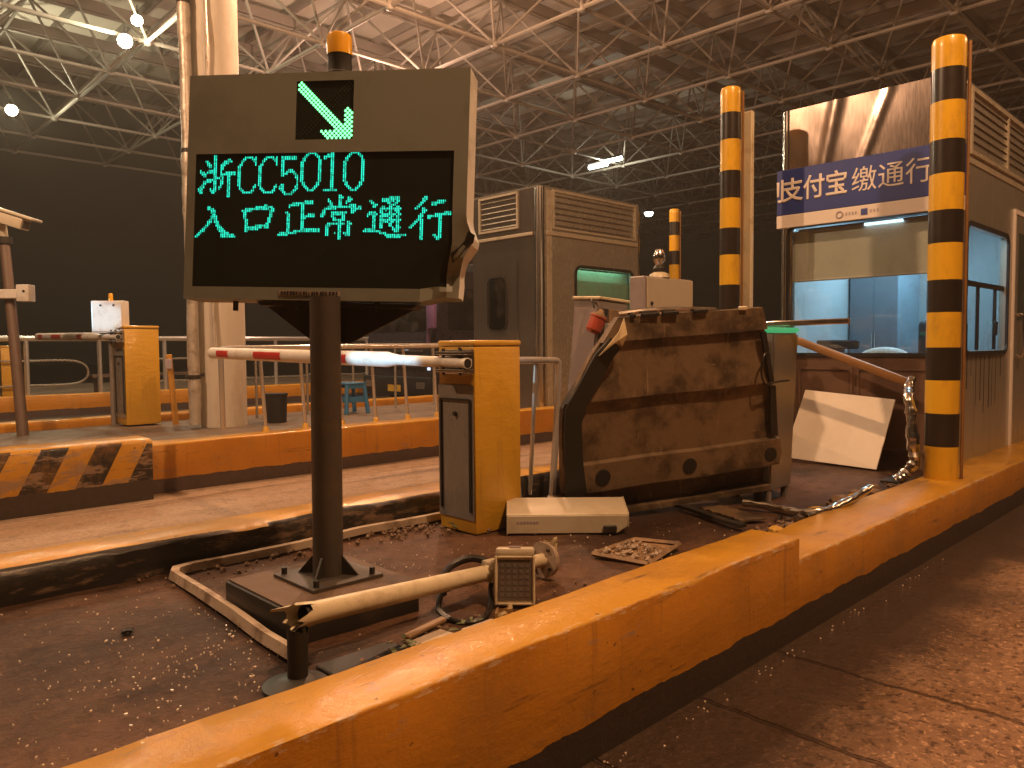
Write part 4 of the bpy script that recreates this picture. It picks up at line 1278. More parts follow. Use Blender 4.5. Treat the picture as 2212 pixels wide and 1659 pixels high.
def clip(bm, pts):
    for (a, b) in zip(pts, pts[1:]):
        d = Vector((b[0]-a[0], b[1]-a[1], 0)); nrm = Vector((-d.y, d.x, 0)).normalized()
        g = list(bm.verts)+list(bm.edges)+list(bm.faces)
        r_ = bmesh.ops.bisect_plane(bm, geom=g, plane_co=(a[0], a[1], 0), plane_no=nrm, clear_outer=True)
        ed = [e for e in r_['geom_cut'] if isinstance(e, bmesh.types.BMEdge)]
        if ed: bmesh.ops.edgeloop_fill(bm, edges=ed)
clip(t.bm, outl); clip(t.bm, [outr[0], outr[2], outr[3]]); clip(t.bm, [outr[3], outr[5]])
for v in t.bm.verts: v.co = tp(v.co.x, v.co.y, v.co.z)
t.build('ribbed_face', 'rust_panel', PANEL, smooth=25)
def tpoly(poly, d0, d1):
    t = MB(); t.prism(poly, tp(0, 0, d0), tU, tV, tN*(d1-d0)); return t
tpoly([(-.035, .02), (-.078, .2), (-.082, .535), (-.072, .67), (.11, .965), (.20, 1.05), (.262, .985), (.215, .935), (.15, .83), (.055, .675), (.022, .58), (.03, .36), (.05, .19), (.03, .05)], .050, .066).build('edge_frame', 'rubber', PANEL)
tpoly([(1.205, 1.012), (1.24, 1.012), (1.315, .70), (1.285, .70)], .03, .05).build('edge_strut', 'rubber', PANEL)
tpoly([(1.29, .672), (1.33, .672), (1.365, .35), (1.31, .36)], .03, .047).build('edge_strut', 'rubber', PANEL)
t = MB(); fl = [(.275, 1.153, .08), (.285, 1.065, .10), (.262, 1.0, .085), (.215, 1.022, .072), (.125, .955, .075), (.16, 1.005, .10), (.22, 1.09, .13)]
A = [t.bm.verts.new(tp(*p)) for p in fl]; c = t.bm.verts.new(tp(.215, 1.045, .135)); B_ = [t.bm.verts.new(tp(p[0], p[1], p[2]-.006)) for p in fl]; c2 = t.bm.verts.new(tp(.215, 1.045, .127))
for i in range(7):
    j = (i+1) % 7; t.bm.faces.new((A[i], A[j], c)); t.bm.faces.new((B_[j], B_[i], c2)); t.bm.faces.new((A[j], A[i], B_[i], B_[j]))
t.build('torn_flap', 'torn_plate', PANEL, smooth=10)
for (u, v) in ((.158, .247), (.731, .241), (1.305, .240)):
    t = MB(); t.cyl(tp(u, v, .045), tp(u, v, .0605), .046, 24); t.build('hole', 'rubber', PANEL)
t = MB(); lp = [tp(1.262, .885, .05), tp(1.215, .875, .075), tp(1.19, .80, .085), tp(1.205, .73, .08), tp(1.25, .69, .06), tp(1.33, .70, .06), tp(1.40, .705, .08)]; t.rings(smooth_path(lp, 6), .006, 6); t.build('cable', 'cable', PANEL)
t = MB(); lp = [tp(.29, 1.165, -.02), tp(.45, 1.178, -.0), tp(.7, 1.172, .0), tp(.93, 1.152, -.02)]; t.rings(smooth_path(lp, 6), .014, 8); t.build('bent_trim', 'crumpled', PANEL)
for (u, w_) in ((.36, .03), (.47, .11), (.60, .10), (.80, .09), (1.09, .05)):
    t = MB(); t.box(tp(u, 1.157, .02), (w_, .022, .03), ax=(tU, tV, tN), bev=.004); t.build('clip', R.choice(('grey_cabinet', 'rubber', 'cream_metal')), PANEL)
t = MB(); t.prism([(.16, .06), (1.26, .06), (1.22, 1.08), (.34, 1.08)], tp(0, 0, -.062), tU, tV, tN*-.22); t.build('rear_box', 'grey_cabinet', PANEL)
for u in (.28, 1.30):
    t = MB(); t.b2(tp(u, .02, -.04)-Vector((.02, .02, 0)), Vector((tp(u, .02, -.04).x+.02, tp(u, .02, -.04).y+.02, -.01))); t.build('foot', 'dark_metal', PANEL)

# leaning narrow cabinet with the red warning lamp
cz = thing('narrow_cabinet', (3.90, 3.31, 0), 'narrow grey cabinet tilted behind the left end of the rusty panel', 'cabinet')
rl_ = Matrix.Rotation(radians(4.2), 3, Vector((.697, .717, 0)))
ax = (rl_ @ Vector((1, 0, 0)), rl_ @ Vector((0, 1, 0)), rl_ @ Vector((0, 0, 1))); oc = Vector((3.92, 3.31, -.02))
t = MB(); t.box(oc+ax[2]*.66, (.30, .22, 1.30), ax=ax, bev=.006); t.build('body', 'grey_cabinet', cz)
t = MB(); t.box(oc+ax[2]*.87-ax[0]*.154, (.008, .19, .78), ax=ax, bev=.002); t.build('side_cover', 'mauve_cabinet', cz)
t = MB(); t.box(oc+ax[2]*.66-ax[0]*.10-ax[1]*.1125, (.07, .005, 1.2), ax=ax); t.build('open_gap', 'rubber', cz)
t = MB(); t.box(oc+ax[2]*.95+ax[0]*.045-ax[1]*.116, (.20, .012, .62), ax=ax, bev=.004); t.build('flap', 'rust_light', cz)
t = MB(); t.box(oc+ax[2]*1.325+ax[0]*.0, (.32, .24, .022), ax=ax, bev=.006); t.build('lid', 'cream_metal', cz)
rw = thing('warning_lamp', (3.79, 3.12, 1.09), 'rust red warning lamp hanging from the tilted narrow cabinet', 'lamp')
m_ = Matrix.Rotation(radians(24), 3, Vector((.697, .717, 0)))
t = MB(); t.lathe((0, 0, 0), [(0, -.075), (.036, -.07), (.052, -.05), (.055, .03), (.06, .034), (.06, .042)], 24)
for v in t.bm.verts: v.co = m_ @ v.co+Vector((3.79, 3.12, 1.145))
t.build('dome', 'red_lens', rw)
t = MB(); t.lathe((0, 0, 0), [(.052, .0425), (.05, .055), (.03, .06), (.012, .09)], 20)
for v in t.bm.verts: v.co = m_ @ v.co+Vector((3.79, 3.12, 1.145))
t.build('base', 'rust_light', rw)
t = MB(); t.rings(smooth_path([(3.775, 3.125, 1.235), (3.78, 3.14, 1.27), (3.80, 3.17, 1.29), (3.82, 3.19, 1.30)]), .006, 6); t.build('wire', 'cable', rw)
# steel pedestal with the green light
pd = thing('steel_pedestal', (4.67, 2.44, 0), 'stainless pedestal with a green lit top standing right of the rusty panel', 'pedestal')
t = MB()
bp_ = [(4.50, 2.30), (4.79, 2.30), (4.79, 2.58), (4.50, 2.58)]; tq = [(4.52, 2.29), (4.86, 2.29), (4.86, 2.60), (4.52, 2.60)]
vb_ = [(x, y, .07) for x, y in bp_]+[(x, y, 1.07) for x, y in tq]
t.add(vb_, [(3, 2, 1, 0), (4, 5, 6, 7), (0, 1, 5, 4), (1, 2, 6, 5), (2, 3, 7, 6), (3, 0, 4, 7)]); bmesh.ops.bevel(t.bm, geom=list(t.bm.edges), offset=.012, segments=2, affect='EDGES'); t.build('body', 'plain_steel', pd)
t = MB(); t.b2((4.515, 2.285, 1.072), (4.865, 2.605, 1.105), bev=.012, seg=2); t.build('light_top', 'green_light', pd)
for (x, y) in ((4.53, 2.33), (4.76, 2.33), (4.53, 2.55), (4.76, 2.55)):
    t = MB(); t.b2((x-.018, y-.018, -.01), (x+.018, y+.018, .068)); t.build('leg', 'grey_cabinet', pd)
a, b = Vector((4.70, 2.50, 1.128)), Vector((4.82, 1.94, 1.140)); d = (b-a).normalized(); t = MB(); t.box((a+b)/2, ((b-a).length, .05, .035), ax=(d, Vector((0, 0, 1)).cross(d), Vector((0, 0, 1))), bev=.006)
tr = thing('metal_bar', tuple(a), 'copper lit flat metal bar lying across the green lit pedestal', 'bar'); t.build('bar', 'crumpled', tr)
# bent handrail in front of the booth
hr = thing('bent_handrail', (5.82, 1.95, 0), 'buckled handrail, brown sloping bar and crumpled chrome leg, in front of the booth', 'handrail')
t = MB(); a, b = Vector((6.12, 2.93, 1.04)), Vector((6.05, 1.99, .70)); d = (b-a).normalized(); t.box((a+b)/2, ((b-a).length, .05, .062), ax=(d, Vector((1, 0, 0)), d.cross(Vector((1, 0, 0))).normalized()), bev=.008, seg=2); t.build('top_bar', 'brown_bar', hr)
t = MB(); P_ = smooth_path([(6.04, 1.985, .73), (5.95, 1.97, .66), (5.84, 1.93, .60), (5.80, 1.90, .45), (5.80, 1.885, .28), (5.80, 1.88, .15), (5.77, 1.93, .06), (5.74, 1.985, .02)], 8)
rings = t.rings(P_, [.036+.012*noise.noise((i*.5, 3, 1)) for i in range(len(P_))], 14)
for r_ in rings:
    for v in r_: v.co += Vector((noise.noise(v.co*9), noise.noise(v.co*9+Vector((5, 5, 5))), 0))*.020
t.build('crumpled_leg', 'crumpled', hr, smooth=30)
t = MB(); t.box((5.75, 2.0, .012), (.16, .12, .02), bev=.004); t.build('foot_plate', 'dark_metal', hr)

# white board leaning on the booth
wb = [Vector(p) for p in ((6.40, 2.951, .603), (6.36, 2.203, .554), (6.16, 2.265, .015), (6.20, 2.973, .030), (6.26, 3.008, .237))]
nb = (wb[1]-wb[0]).cross(wb[3]-wb[0]).normalized()
if nb.x > 0: nb = -nb
bdn = thing('white_board', tuple(wb[2]), 'blank white board leaning on the booth wall under its window', 'board')
t = MB(); A = [t.bm.verts.new(p) for p in wb]; Bk = [t.bm.verts.new(p-nb*.012) for p in wb]
t.bm.faces.new(A); t.bm.faces.new(list(reversed(Bk)))
for i in range(len(wb)):
    j = (i+1) % len(wb); t.bm.faces.new((A[j], A[i], Bk[i], Bk[j]))
t.build('sheet', 'white_board', bdn, smooth=0)

# ================================================================= fallen camera housing
fc = thing('fallen_camera_housing', (3.0, 2.72, 0), 'white camera housing lying on the ground beside the near barrier gate', 'camera housing')
fu = Vector((.717, -.697, 0)); fd = Vector((.697, .717, 0)); fz = Vector((0, 0, 1)); fo = Vector((2.757, 2.883, .008))
def fp(u, d, z): return fo+fu*u+fd*d+fz*z
t = MB(); prof = [(0, .0), (0, .098), (.012, .105), (.21, .152), (.222, .146), (.222, .03)]
A = [t.bm.verts.new((0, d, z)) for d, z in prof]; B_ = [t.bm.verts.new((.645, d, z)) for d, z in prof]
t.bm.faces.new(A); t.bm.faces.new(list(reversed(B_)))
for i in range(6): t.bm.faces.new((A[i], A[(i+1) % 6], B_[(i+1) % 6], B_[i]))
for co, no in (((.645, 0, .04), (.55, 0, -.83)),):
    r_ = bmesh.ops.bisect_plane(t.bm, geom=list(t.bm.verts)+list(t.bm.edges)+list(t.bm.faces), plane_co=co, plane_no=no, clear_outer=True)
    ed = [e for e in r_['geom_cut'] if isinstance(e, bmesh.types.BMEdge)]; bmesh.ops.edgeloop_fill(t.bm, edges=ed)
bmesh.ops.bevel(t.bm, geom=[e for e in t.bm.edges], offset=.004, segments=2, affect='EDGES')
for v in t.bm.verts: v.co = fp(*v.co)
t.build('shell', 'cream_box', fc, smooth=40)
t = MB(); t.box(fp(.545, -.004, .025), (.07, .02, .04), ax=(fu, fd, fz), bev=.004); t.build('latch', 'dark_metal', fc)
t = MB()
for k in range(7): t.box(fp(.06+k*.017, -.0012, .062), (.011, .002, .012), ax=(fu, fd, fz))
t.build('faint_marks', 'logo_grey', fc)
t = MB(); t.box(fp(-.004, .11, .06), (.01, .18, .07), ax=(fu, fd, fz), bev=.003); t.build('front_window', 'rubber', fc)

# ================================================================= fallen lamp post, its broken stump
fl = thing('fallen_lamp_post', (1.75, 2.15, 0), 'cream lamp post snapped off and lying by the kerb with its square lamp', 'lamp post')
a, b = Vector((1.11, 2.075, .192)), Vector((2.36, 2.24, .078)); d = (b-a).normalized()
t = MB(); N = 40; rings = t.rings([a+(b-a)*(i/N) for i in range(N+1)], [.035-.006*i/N for i in range(N+1)], 24, cap=False)
bn_ = d.cross(Vector((0, 0, 1))).normalized(); un_ = bn_.cross(d)
for k, v in enumerate(rings[0]):
    v.co += d*(.03*noise.noise((k*.9, 1, 2))-.015+(.06 if k % 24 in (2, 3, 4) else 0)+(-.06 if k % 24 in (20, 21) else 0))+(v.co-a)*(.25*noise.noise((k*1.3, 4, 2))+.12)
for k, v in enumerate(rings[1]): v.co += (v.co-(a+(b-a)/N))*.10
t.build('pole', 'cream_metal', fl, smooth=30)
t = MB(); rr_ = t.rings([a+d*.02, a+d*.9], .027, 20, cap=False); t.build('pole_inside', 'dark_metal', fl)
t = MB(); t.cyl(b-d*.012, b+d*.012, .076, 32); f_ = t.build('flange', 'grating', fl)
for k in range(4):
    q = b+(un_*cos(k*pi/2+.6)+bn_*sin(k*pi/2+.6))*.055
    t = MB(); t.cyl(q-d*.02, q+d*.022, .008, 8); t.build('bolt', 'dark_metal', f_)
lc = Vector((2.012, 2.062, .105)); ln = Vector((-.72, -.68, .16)).normalized(); lu = Vector((.69, -.72, 0)).normalized(); lv = ln.cross(lu)
if lv.z < 0: lv = -lv
t = MB(); t.box(lc-ln*.03, (.155, .185, .062), ax=(lu, lv, ln), bev=.012, seg=2); hd = t.build('lamp_head', 'cream_box', fl)
t = MB(); t.box(lc+ln*.0015, (.128, .15, .004), ax=(lu, lv, ln), bev=.001); t.build('lens', 'lens_glass', hd)
t = MB()
for (p, q, r_, s_) in ((-.0725, 0, .01, .185), (.0725, 0, .01, .185), (0, -.0875, .135, .01), (0, .0875, .135, .01)): t.box(lc+lu*p+lv*q+ln*.006, (r_, s_, .010), ax=(lu, lv, ln), bev=.003)
t.build('bezel', 'cream_metal', hd)
t = MB()
for i in range(5):
    for j in range(6): t.box(lc+lu*(-.048+i*.024)+lv*(-.055+j*.022)+ln*.0042, (.014, .012, .0018), ax=(lu, lv, ln))
t.build('led_cells', 'lens_cell', hd)
bp0 = a+d*(.935); t = MB(); t.box(bp0+Vector((0, 0, .004)), (.10, .075, .085), ax=(d, bn_, un_), bev=.014, seg=2)
t.box(lc+lv*.105-ln*.035, (.15, .03, .07), ax=(lu, lv, ln), bev=.01, seg=2); t.build('clamp', 'cream_box', fl)
t = MB(); t.box(lc+lv*.123-ln*.02, (.045, .006, .022), ax=(lu, lv, ln)); t.build('rating_tag', 'logo_grey', fl)
for (o_, r_) in (((0, .0), .01), ((.02, .004), .008)):
    pass
t = MB(); P_ = smooth_path([(2.03, 2.20, .09), (2.005, 2.19, .05), (1.92, 2.10, .015), (1.80, 2.03, .012), (1.735, 2.08, .012), (1.735, 2.18, .03), (1.80, 2.235, .075), (1.86, 2.27, .06)], 8); t.rings(P_, .011, 8); t.build('cable', 'cable', fl)
t = MB(); P_ = smooth_path([(1.86, 2.31, .03), (1.90, 2.36, .07), (1.98, 2.40, .10), (2.06, 2.37, .12), (2.10, 2.30, .11)], 8); t.rings(P_, .016, 10); t.build('cable_sleeve', 'cable', fl)
st = thing('post_stump', (1.075, 2.03, 0), 'dark snapped post stump standing on its flange at the end of the fallen post', 'stump')
t = MB(); r2_ = t.rings([(1.085, 2.035, .012), (1.087, 2.037, .08), (1.09, 2.04, .14), (1.093, 2.043, .165)], [.030, .030, .031, .033], 22, cap=False)
for k, v in enumerate(r2_[-1]): v.co.z += .03*noise.noise((k*.8, 7, 1))
t.build('tube', 'dark_metal', st)
t = MB(); t.lathe((1.075, 2.03, 0), [(.095, -.01), (.095, .012), (.06, .02), (.045, .03)], 30); t.build('flange', 'dark_metal', st)

# ================================================================= conduit frame on the soil
cd = thing('ground_conduit', (1.19, 3.4, 0), 'long pale square conduit bent round the sign footing on the soil', 'conduit')
t = MB(); P_ = [(3.05, 3.415, .028), (2.6, 3.41, .03), (2.2, 3.425, .034), (1.85, 3.41, .026), (1.55, 3.425, .022), (1.33, 3.43, .024), (1.245, 3.405, .026), (1.215, 3.35, .026), (1.20, 3.0, .03), (1.185, 2.7, .03), (1.16, 2.4, .03), (1.145, 2.17, .04)]
t.rings(P_, [.026+.003*noise.noise((i, 2, 2)) for i in range(len(P_))], 4, True, up0=(0, .7, .7)); t.build('tube', 'conduit', cd, smooth=0)

# ================================================================= rails
def rail(label, P, r, posts, foot, m='rail_steel', name='handrail', mids=(), group=None, yellow=True):
    g = thing(name, tuple(P[0]), label, 'handrail', group)
    t = MB(); t.rings(P, r, 12); t.build('top_rail', m, g)
    for (p, q) in posts:
        t = MB(); t.cyl(p, q, r*.72, 12); o = t.build('post', m, g)
        if foot:
            t = MB(); p = Vector(p); t.lathe(p, [(.04, -.005), (.037, .008), (.027, .03), (r*.75, .045)], 14); t.build('post_foot', 'yellow_metal' if yellow else 'dark_metal', o)
    for (p, q) in mids:
        t = MB(); t.cyl(p, q, r*.5, 8); t.build('mid_rail', m, g)
    return g
P_ = [(3.20, 7.40, .2)]+smooth_path([(3.195, 7.40, .9), (3.20, 7.40, .985), (3.30, 7.40, 1.0)], 6)+[(6.5, 7.40, 1.02)]
posts = [((3.20+.45*k, 7.40, .15), (3.16+.45*k, 7.42, 1.0)) for k in range(1, 7)]
rail('bent stainless handrail behind the white boom on the far island', P_, .027, posts, True)
P_ = [(4.9, 10.3, 1.0), (12.5, 10.3, 1.0)]
rail('dull stainless handrail at the back of the far island, behind the bent rail', P_, .027, [((4.95+.8*k, 10.3, .0), (4.95+.8*k, 10.3, 1.0)) for k in range(10)], False, 'stainless_dark')
P_ = [Vector((3.80, 3.52, .15))]+smooth_path([(3.78, 3.50, .72), (3.74, 3.50, .86), (3.66, 3.50, .905)], 5)
ur = thing('u_handrail', (3.60, 3.50, .0), 'short copper coloured handrail hoop between the yellow gate and rusty panel', 'handrail')
t = MB(); t.rings([(3.36, 3.40, .02), (3.30, 3.44, .82)]+smooth_path([(3.30, 3.45, .85), (3.32, 3.44, .90), (3.38, 3.42, .91), (3.60, 3.36, .905), (3.66, 3.34, .90), (3.67, 3.34, .86)], 4)+[(3.64, 3.33, .5), (3.58, 3.32, .04)], .022, 12); t.build('tube', 'rail_steel', ur)
t = MB(); t.cyl((3.52, 3.40, .91), (3.50, 3.44, .04), .014, 10); t.build('inner_bar', 'stainless_dark', ur)
t = MB(); t.lathe((3.575, 3.32, .01), [(.05, 0), (.045, .012), (.024, .03)], 14); t.build('foot', 'crumpled', ur)
# ornamental railing on the third island
og = thing('ornamental_railing', (4, 17.2, .12), 'low steel railing with loop ornaments beyond the far lanes at left', 'railing')
t = MB(); t.cyl((-2, 17.25, 1.22), (12.5, 17.25, 1.22), .055, 10); t.build('top_rail', 'rail_steel', og)
k = 0; x = -1.6
while x < 12.4:
    t = MB(); t.cyl((x, 17.25, .08), (x, 17.25, 1.18), .045, 10); t.build('post', 'rail_steel', og)
    xa, xb = x+.12, x+1.28
    if k % 2 == 0: L_ = [(xa-.1, 17.25, .78), (xb-.55, 17.25, .78), (xb-.28, 17.25, .70), (xb-.2, 17.25, .54), (xb-.28, 17.25, .38), (xb-.55, 17.25, .30), (xa-.1, 17.25, .30)]
    else: L_ = [(xb+.02, 17.25, .78), (xa+.5, 17.25, .78), (xa+.22, 17.25, .70), (xa+.14, 17.25, .54), (xa+.22, 17.25, .38), (xa+.5, 17.25, .30), (xb+.02, 17.25, .30)]
    t = MB(); t.rings(smooth_path(L_, 5), .022, 6); t.build('loop', 'stainless_dark', og)
    x += 1.3; k += 1
bench = MB(); bench.b2((4.9, 17.75, .40), (7.6, 18.1, .46)); bench.b2((7.45, 17.78, .04), (7.55, 18.08, .399)); bench.b2((5.0, 17.78, .04), (5.1, 18.08, .399)); tag(bench.build('bench', 'camera_pole', origin=(6.2, 17.9, .04)), 'dark bench behind the ornamental railing', 'bench')

# ================================================================= camera pole at the left
cp = thing('camera_pole', (2.1, 10.37, 0), 'leaning brown camera pole with clamp box standing at the left edge', 'pole')
t = MB(); t.rings([(2.1, 10.37, -.02), (2.1, 10.64, 1.15), (2.1, 10.93, 2.30)], [.062, .058, .054], 22); t.build('shaft', 'camera_pole', cp)
t = MB(); t.box((2.12, 10.66, 1.66), (.26, .15, .11), ax=(ub, wb_, Vector((0, 0, 1))), bev=.008); t.box((2.22, 10.55, 1.67), (.15, .14, .20), ax=(ub, wb_, Vector((0, 0, 1))), bev=.012, seg=2); cbx = t.build('clamp_box', 'white_paint', cp)
t = MB(); q = Vector((2.22, 10.55, 1.69))-wb_*.074+ub*.02; t.cyl(q, q+wb_*.004, .016, 12); t.build('lens_hole', 'dark_metal', cbx)
t = MB(); t.cyl((2.1, 10.93, 2.28), (2.1, 10.93, 2.36), .085, 18); t.build('cap', 'dark_metal', cp)
cc = thing('surveillance_camera', (2.1, 10.93, 2.36), 'white box shaped surveillance camera tilted down on top of the leaning pole', 'camera')
cdv = (Vector((.64, -.66, -.30))).normalized(); cu = cdv.cross(Vector((0, 0, 1))).normalized(); cv = cu.cross(cdv); co_ = Vector((2.02, 10.88, 2.60))
t = MB(); t.box(co_, (.74, .17, .13), ax=(cdv, cu, cv), bev=.012, seg=2); t.build('body', 'cream_box', cc)
t = MB(); t.box(co_+cv*.088+cdv*.06, (.86, .21, .035), ax=(cdv, cu, cv), bev=.01); t.build('sun_hood', 'cream_box', cc)
t = MB(); t.box(co_+cdv*.373, (.012, .12, .09), ax=(cdv, cu, cv)); t.build('front_glass', 'lens_glass', cc)
t = MB(); t.cyl((2.1, 10.93, 2.36), (2.08, 10.91, 2.52), .045, 14); t.build('mount', 'cream_box', cc)

# ================================================================= stool, bin
bs = thing('plastic_stool', (6.3, 10.0, 0), 'blue plastic stool on the far island behind the bent handrail', 'stool')
t = MB(); t.b2((6.12, 9.82, .44), (6.48, 10.18, .47), bev=.012, seg=2); t.build('seat', 'blue_plastic', bs)
for (a, b) in ((-1, -1), (1, -1), (-1, 1), (1, 1)):
    t = MB(); t.rings([(6.3+a*.19, 10+b*.19, 0), (6.3+a*.15, 10+b*.15, .44)], [.035, .03], 8); t.build('leg', 'blue_plastic', bs)
t = MB()
for b in (-.16, .16): t.b2((6.15, 10+b-.008, .17), (6.45, 10+b+.008, .26)); t.b2((6.15, 10+b-.008, .38), (6.45, 10+b+.008, .44))
for a in (-.16, .16): t.b2((6.3+a-.008, 9.85, .17), (6.3+a+.008, 10.15, .26))
t.build('stretcher', 'blue_plastic', bs)
bi = thing('waste_bin', (4.86, 9.55, 0), 'black bin standing right of the concrete column behind the rail', 'bin')
t = MB(); t.lathe((4.86, 9.55, 0), [(.135, 0), (.15, .36), (.16, .365), (.16, .39), (.145, .392), (.13, .05)], 26); t.build('body', 'bin_black', bi)
t = MB(); t.rings([(4.86+.155*cos(k*pi/10), 9.55+.155*sin(k*pi/10), .375) for k in range(21)], .008, 6); t.build('rim', 'bin_black', bi)

# ================================================================= dark truck in the far lane
tk = thing('truck', (12, 13.4, -.3), 'dark truck waiting in the far lane behind the LED sign', 'truck')
tx, ty0, ty1 = 9.6, 12.2, 14.5
t = MB(); pf = [(0, .25), (0, .95), (.05, 1.3), (.28, 2.25), (.55, 2.55), (2.0, 2.6), (2.0, .25)]
t.prism(pf, (tx, ty0, 0), (1, 0, 0), (0, 0, 1), (0, ty1-ty0, 0)); bmesh.ops.bevel(t.bm, geom=list(t.bm.edges), offset=.04, segments=2, affect='EDGES'); cab = t.build('cab', 'truck_paint', tk)
t = MB(); nn2 = Vector((.23, 0, .95)).normalized(); t.prism([(ty0+.12, 0.02), (ty1-.12, 0.02), (ty1-.2, .93), (ty0+.2, .93)], (tx+.045, 0, 1.3), (0, 1, 0), nn2, (-.012, 0, 0)); t.build('windscreen', 'dark_glass', cab)
t = MB(); t.b2((tx+.45, ty0-.008, 1.35), (tx+1.5, ty0+.02, 2.2)); t.build('side_window', 'dark_glass', cab)
for k in range(4):
    t = MB(); t.b2((tx-.035, ty0+.25, .55+k*.17), (tx+.02, ty1-.25, .60+k*.17), bev=.01); t.build('grille_slat', 'chrome' if k in (1, 2) else 'truck_dark', cab)
t = MB(); t.b2((tx-.12, ty0-.02, -.02), (tx+.25, ty1+.02, .38), bev=.04, seg=2); t.build('bumper', 'truck_dark', tk)
t = MB(); t.b2((tx-.13, 13.1, .06), (tx-.121, 13.55, .2)); t.build('number_plate', 'plate_yellow', tk)
for y in (ty0+.22, ty1-.22):
    t = MB(); t.b2((tx-.128, y-.16, .12), (tx-.10, y+.16, .28), bev=.02); t.build('headlight', 'lens_glass', tk)
t = MB(); t.b2((tx-.06, ty0+.02, 1.02), (tx+.02, ty0+.10, 1.9), bev=.02); t.build('corner_trim', 'pink_paint', cab)
t = MB(); t.rings([(tx+.1, ty0, 2.0), (tx-.15, ty0-.22, 2.0)], .02, 8); t.b2((tx-.22, ty0-.34, 1.35), (tx-.10, ty0-.14, 1.95), bev=.04, seg=2); t.build('wing_mirror', 'pink_paint', tk)
t = MB(); t.b2((tx+2.15, ty0-.05, .75), (tx+9, ty1+.05, 2.9), bev=.03); t.build('cargo_body', 'truck_dark', tk)
t = MB(); t.b2((tx+1.9, ty0+.4, .2), (tx+9, ty1-.4, .7)); t.build('chassis', 'truck_dark', tk)
for x in (tx+.95, tx+5.6, tx+7.0):
    for y in (ty0+.15, ty1-.15):
        t = MB(); t.rings([(x, y-.14, .2), (x, y-.13, .2), (x, y+.13, .2), (x, y+.14, .2)], [.42, .49, .49, .42], 28); wh = t.build('wheel', 'rubber', tk)
        t = MB(); t.cyl((x, y-.16, .2), (x, y+.16, .2), .22, 20); t.build('hub', 'truck_dark', wh)
for (y, z, m) in ((ty0+.06, 1.0, 'tail_red'), (ty0+.9, .98, 'headlamp'), (ty0+1.5, .30, 'headlamp'), (ty0+.05, .52, 'headlamp'), (ty0+.3, 2.52, 'headlamp'), (ty1-.3, 2.52, 'headlamp')):
    t = MB(); t.b2((tx+.2 if z > 2 else tx-.05, y-.04, z), (tx+.28 if z > 2 else tx-.01, y+.04, z+.06), bev=.01); t.build('marker_light', m, tk)

# ================================================================= wreckage on the soil
tg = thing('metal_grating', (2.93, 2.17, 0), 'square metal frame holding pale broken rubble, lying against the kerb', 'grating')
gp = [Vector(p) for p in ((2.745, 2.288, .02), (3.064, 2.283, .03), (3.148, 2.075, .03), (2.785, 1.999, .02))]
t = MB()
for a, b in zip(gp, gp[1:]+gp[:1]): t.cyl(a, b, .012, 4)
t.build('frame', 'rust_light', tg)
t = MB(); A = [t.bm.verts.new(p-Vector((0, 0, .008))) for p in gp]; t.bm.faces.new(A); t.build('plate', 'rust_light', tg)
t = MB()
for k in range(90):
    a, b = R.random(), R.random()
    p = gp[0].lerp(gp[1], a).lerp(gp[3].lerp(gp[2], a), b); s = R.uniform(.008, .02)
    if a+b*.3 > .9: continue
    t.box(p+Vector((0, 0, .005)), (s*1.3, s, s*.8), rot=(R.random()*3, R.random()*3, R.random()*3), bev=s*.2)
t.build('rubble_lumps', 'grating', tg, kind='stuff')
def strip(name, P, wdt, th, m, label, cat, jag=.0):
    P = smooth_path(P, 8); t = MB(); rows = []
    for i, p in enumerate(P):
        d = (P[min(i+1, len(P)-1)]-P[max(0, i-1)]).normalized(); s = d.cross(Vector((0, 0, 1))).normalized()*(wdt/2*(1+.25*noise.noise((i*.7, 1, 1))))
        tw = Vector((0, 0, jag*noise.noise((i*.8, 4, 1))))
        rows.append([t.bm.verts.new(p-s+tw), t.bm.verts.new(p+s-tw), t.bm.verts.new(p+s-tw+Vector((0, 0, th))), t.bm.verts.new(p-s+tw+Vector((0, 0, th)))])
    for a, b in zip(rows, rows[1:]):
        for k in range(4): t.bm.faces.new((a[k], a[(k+1) % 4], b[(k+1) % 4], b[k]))
    t.bm.faces.new(rows[0]); t.bm.faces.new(list(reversed(rows[-1])))
    return tag(t.build(name, m, origin=P[len(P)//2]*1.0, smooth=20), label, cat)
ct = thing('bent_tube', (4.3, 1.98, 0), 'long bent chrome tube lying across the rubble behind the kerb', 'tube')
t = MB(); P_ = smooth_path([(4.17, 2.30, .05), (4.20, 2.13, .04), (4.19, 1.98, .035), (4.25, 1.86, .045), (4.40, 1.83, .06), (4.62, 1.81, .085), (4.80, 1.80, .12)], 8)
rings = t.rings(P_, .024, 12)
for i, r_ in enumerate(rings):
    for v in r_: v.co += Vector((0, 0, 1))*.008*noise.noise(v.co*22)+Vector((.006*noise.noise(v.co*30), 0, 0))
t.build('tube', 'crumpled', ct, smooth=30)
t = MB(); t.cyl(Vector(P_[0])+Vector((-.001, .004, .0)), Vector(P_[0])+Vector((0, -.004, 0)), .020, 12); t.build('tube_mouth', 'rubber', ct)
strip('metal_strip', [(4.02, 2.02, .02), (4.08, 1.93, .03), (4.16, 1.88, .05), (4.26, 1.86, .02)], .06, .004, 'crumpled', 'shiny torn metal strip beside the bent chrome tube', 'strip', .03)
strip('metal_bar', [(3.93, 2.64, .02), (3.85, 2.42, .02), (3.74, 2.18, .02), (3.70, 2.04, .02)], .05, .02, 'dark_metal', 'dark bar lying flat in front of the rusty panel', 'bar')
strip('metal_sheet', [(4.05, 2.45, .012), (3.97, 2.25, .014), (3.9, 2.08, .016)], .16, .01, 'rust_panel', 'thin rusty sheet under the bent chrome tube', 'sheet', .01)
